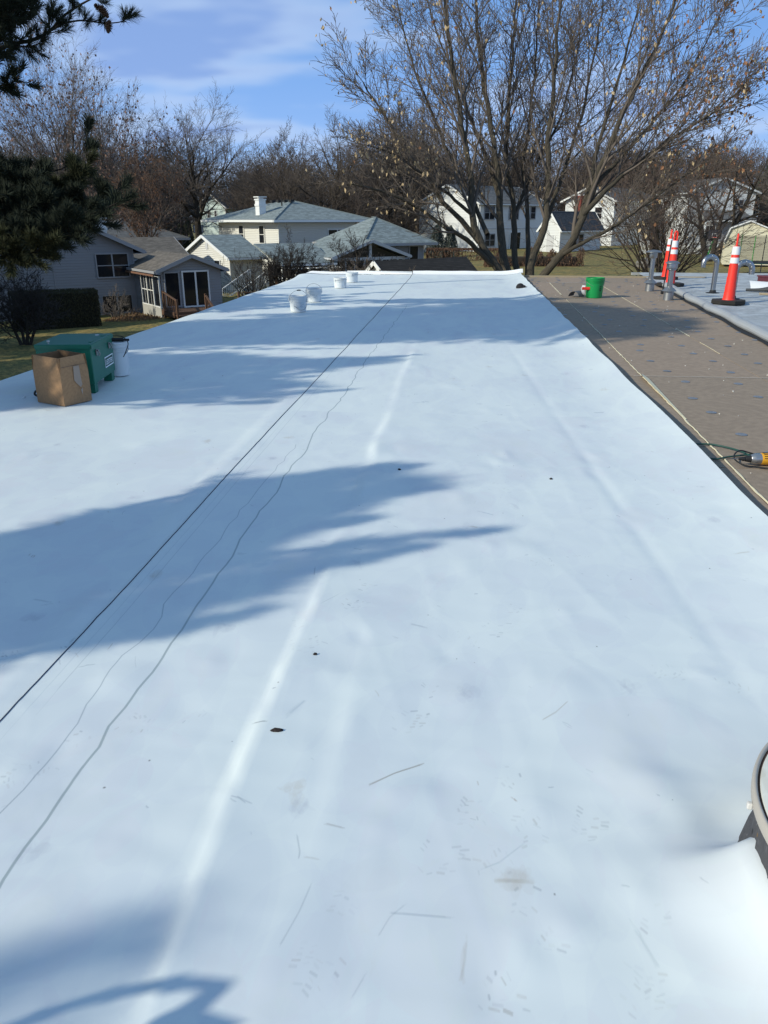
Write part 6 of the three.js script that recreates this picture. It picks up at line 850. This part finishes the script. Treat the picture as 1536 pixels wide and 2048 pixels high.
// the pine whose boughs hang into the view at left
{
  const r = mulberry(410), base = V(-9.6, ground(-9.6, -12.2), -12.2), t = thing('pine_tree', 'dark pine with long needles and hanging cones reaching in at upper left', 'pine tree', base.toArray()), wood = new Tubes(), near = [], far = [], lit = [];
  const trunk = [], rad = []; for (let k = 0; k <= 10; k++) { trunk.push(V(0.05 * n2(k, 7), lerp(-0.3, 10.5, k / 10), 0.05 * n2(7, k))); rad.push(lerp(0.26, 0.05, k / 10)); } wood.limb(trunk, rad, 9);
  const bough = (wp, r0, n, spread, dest, dens, size = 1) => {
    const c = new THREE.CatmullRomCurve3(wp.map((p) => V(p).sub(base)), false, 'centripetal'), N = wp.length * 4, pts = c.getSpacedPoints(N); wood.limb(pts, pts.map((_, k) => lerp(r0, 0.005, k / N)), 7);
    for (let i = 0; i < n; i++) { const u = 0.05 + 0.95 * r(), o = c.getPointAt(u), d = c.getTangentAt(u), s = V(r() - 0.5, r() - 0.42, r() - 0.5).normalize(), l = spread * (0.25 + 0.9 * r()), q = o.clone().addScaledVector(s, l).addScaledVector(d, l * 0.7); wood.limb([o, o.clone().lerp(q, 0.55).addScaledVector(d, 0.03), q], [0.007, 0.0055, 0.004], 4); const dir = q.clone().sub(o).normalize().add(V(0, 0.2, 0)).normalize(); for (let k = 0; k < dens; k++) { const b = 1 - 0.55 * k / dens; dest.push([o.clone().lerp(q, b), dir.clone().add(V(r() - 0.5, r() - 0.5, r() - 0.5).multiplyScalar(0.5)).normalize(), size * (0.75 + 0.4 * r())]); } }
    dest.push([c.getPointAt(1), c.getTangentAt(1), size]);
  };
  // upper bough against the sky
  bough([[-6.824, 2.942, -10.264], [-6.027, 3.232, -10.346], [-5.632, 3.37, -10.437], [-5.388, 3.416, -10.479], [-5.177, 3.52, -10.539], [-5.029, 3.682, -10.616], [-4.768, 3.794, -10.577], [-4.482, 3.893, -10.535], [-4.277, 4.051, -10.615]], 0.040, 24, 0.17, near, 2, 1.2);
  bough([[-5.177, 3.52, -10.539], [-4.996, 3.607, -10.59], [-4.807, 3.654, -10.68], [-4.626, 3.642, -10.747], [-4.458, 3.636, -10.761], [-4.329, 3.66, -10.783], [-4.269, 3.73, -10.816]], 0.014, 15, 0.12, near, 2, 1.15);
  bough([[-5.614, 3.37, -10.439], [-5.42, 3.315, -10.329], [-5.287, 3.338, -10.351], [-5.164, 3.384, -10.327]], 0.012, 9, 0.12, near, 2, 1.2); bough([[-5.177, 3.532, -10.544], [-5.14, 3.635, -10.479], [-5.114, 3.772, -10.534]], 0.009, 9, 0.12, near, 2, 1.15);
  bough([[-6.323, 3.463, -10.082], [-5.67, 3.551, -10.072], [-5.321, 3.636, -10.032], [-5.137, 3.701, -10.075]], 0.03, 46, 0.24, far, 3, 0.9); bough([[-6.382, 3.203, -10.085], [-5.724, 3.351, -10.098], [-5.491, 3.491, -10.175], [-5.345, 3.575, -10.221]], 0.03, 40, 0.24, far, 3, 0.9); bough([[-6.583, 3.147, -10.366], [-6.028, 3.263, -10.465], [-5.794, 3.292, -10.499], [-5.69, 3.351, -10.532]], 0.03, 26, 0.2, far, 3, 0.9);
  bough([[-6.842, 2.796, -10.637], [-6.2, 2.93, -10.751], [-5.975, 2.966, -10.787], [-5.867, 3.027, -10.82]], 0.02, 24, 0.18, far, 3, 0.9); bough([[-6.336, 3.798, -10.21], [-5.56, 3.8, -10.071], [-5.27, 3.844, -10.116]], 0.03, 34, 0.3, far, 3, 0.9);
  // lower mass in front of the grey house
  const low = [[[-8.524, 2.398, -13.008], [-7.364, 2.151, -12.704], [-6.696, 2.028, -12.507], [-6.18, 2.095, -12.476], [-5.87, 2.339, -12.492], [-5.797, 2.612, -12.604]], [[-8.378, 2.12, -12.701], [-7.232, 1.831, -12.38], [-6.421, 1.73, -12.205], [-5.867, 1.865, -12.096], [-5.667, 2.146, -12.223]], [[-8.164, 1.846, -12.294], [-6.951, 1.608, -12.107], [-6.08, 1.547, -11.954], [-5.39, 1.669, -11.852], [-5.062, 1.779, -11.927]], [[-7.885, 1.653, -11.817], [-6.855, 1.405, -11.608], [-6.008, 1.336, -11.45], [-5.334, 1.417, -11.331], [-4.997, 1.537, -11.41]], [[-7.605, 1.404, -11.32], [-6.606, 1.17, -11.112], [-5.98, 1.125, -11.049], [-5.543, 1.193, -11.01]], [[-7.459, 1.136, -11.016], [-6.608, 0.939, -10.916], [-6.126, 0.891, -10.837], [-5.904, 0.943, -10.879]], [[-7.829, 1.965, -11.835], [-6.949, 1.611, -11.57], [-6.446, 1.438, -11.446], [-6.03, 1.438, -11.379]], [[-8.148, 1.408, -12.128], [-7.211, 1.263, -12.164], [-6.356, 1.248, -12.242], [-5.816, 1.335, -12.328]], [[-7.842, 2.314, -11.967], [-7.023, 1.96, -11.804], [-6.517, 1.783, -11.678], [-6.296, 1.748, -11.687]]];
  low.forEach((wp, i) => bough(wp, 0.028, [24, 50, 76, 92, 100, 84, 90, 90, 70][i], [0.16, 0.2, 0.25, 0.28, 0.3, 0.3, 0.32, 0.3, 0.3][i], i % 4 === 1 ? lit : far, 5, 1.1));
  for (let i = 0; i < 46; i++) { const a = r() * 6.3, y = 1.6 + 8.4 * r(), l = 3.2 * (1 - y / 13), e = V(Math.cos(a) * l, y + 0.5, Math.sin(a) * l), w = e.clone().add(base); if (inFrame(w) || w.y > 3.2) continue; const s = V(0, y, 0), c = s.clone().lerp(e, 0.5).add(V(0, 0.15, 0)); wood.limb([s, c, e], [0.03, 0.018, 0.007], 5); for (let k = 0; k < 26; k++) { const o = s.clone().lerp(e, 0.35 + 0.65 * r()).add(V(r() - 0.5, r() - 0.4, r() - 0.5).multiplyScalar(0.6)); if (!inFrame(o.clone().add(base))) far.push([o, e.clone().sub(s).normalize(), 1]); } }
  mesh('trunk', wood.geo(), std([0.055, 0.045, 0.036], 0.95, { map: T.bark }), t);
  for (const [o, d, s] of near) { const m = mesh('needle_tuft', fineTuft, M.needle, t); m.position.copy(o); m.quaternion.setFromUnitVectors(V(0, 1, 0), d); m.scale.setScalar(s * 1.05); }
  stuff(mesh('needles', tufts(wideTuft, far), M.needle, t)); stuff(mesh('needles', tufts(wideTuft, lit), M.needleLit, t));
  for (const [wp, tilt] of [[[-4.45, 3.713, -10.523], 0.5], [[-4.407, 3.555, -10.52], -0.25], [[-4.56, 3.773, -10.643], 0.9]]) { // open cones of overlapping scales
    const c = mesh('pine_cone', lathe([[0.0001, -0.085], [0.012, -0.075], [0.018, -0.02], [0.014, 0.05], [0.0001, 0.07]], 10), M.cone, t); c.position.copy(V(wp).sub(base)); c.rotation.set(tilt * 0.4, 0, tilt); const g = [];
    for (let i = 0; i < 52; i++) { const y = -0.078 + 0.14 * i / 52, a = i * 2.4, q = 0.046 * Math.sin(0.35 + 2.5 * (i / 52)), s = new THREE.SphereGeometry(1, 6, 4); s.scale(q * 0.55, 0.0045, 0.014); s.rotateZ(0.45); s.translate(q * 0.62, 0, 0); s.rotateY(a); s.translate(0, y, 0); g.push(s); } stuff(mesh('scales', g, M.cone, c));
  }
}
renderer.render(scene, camera);
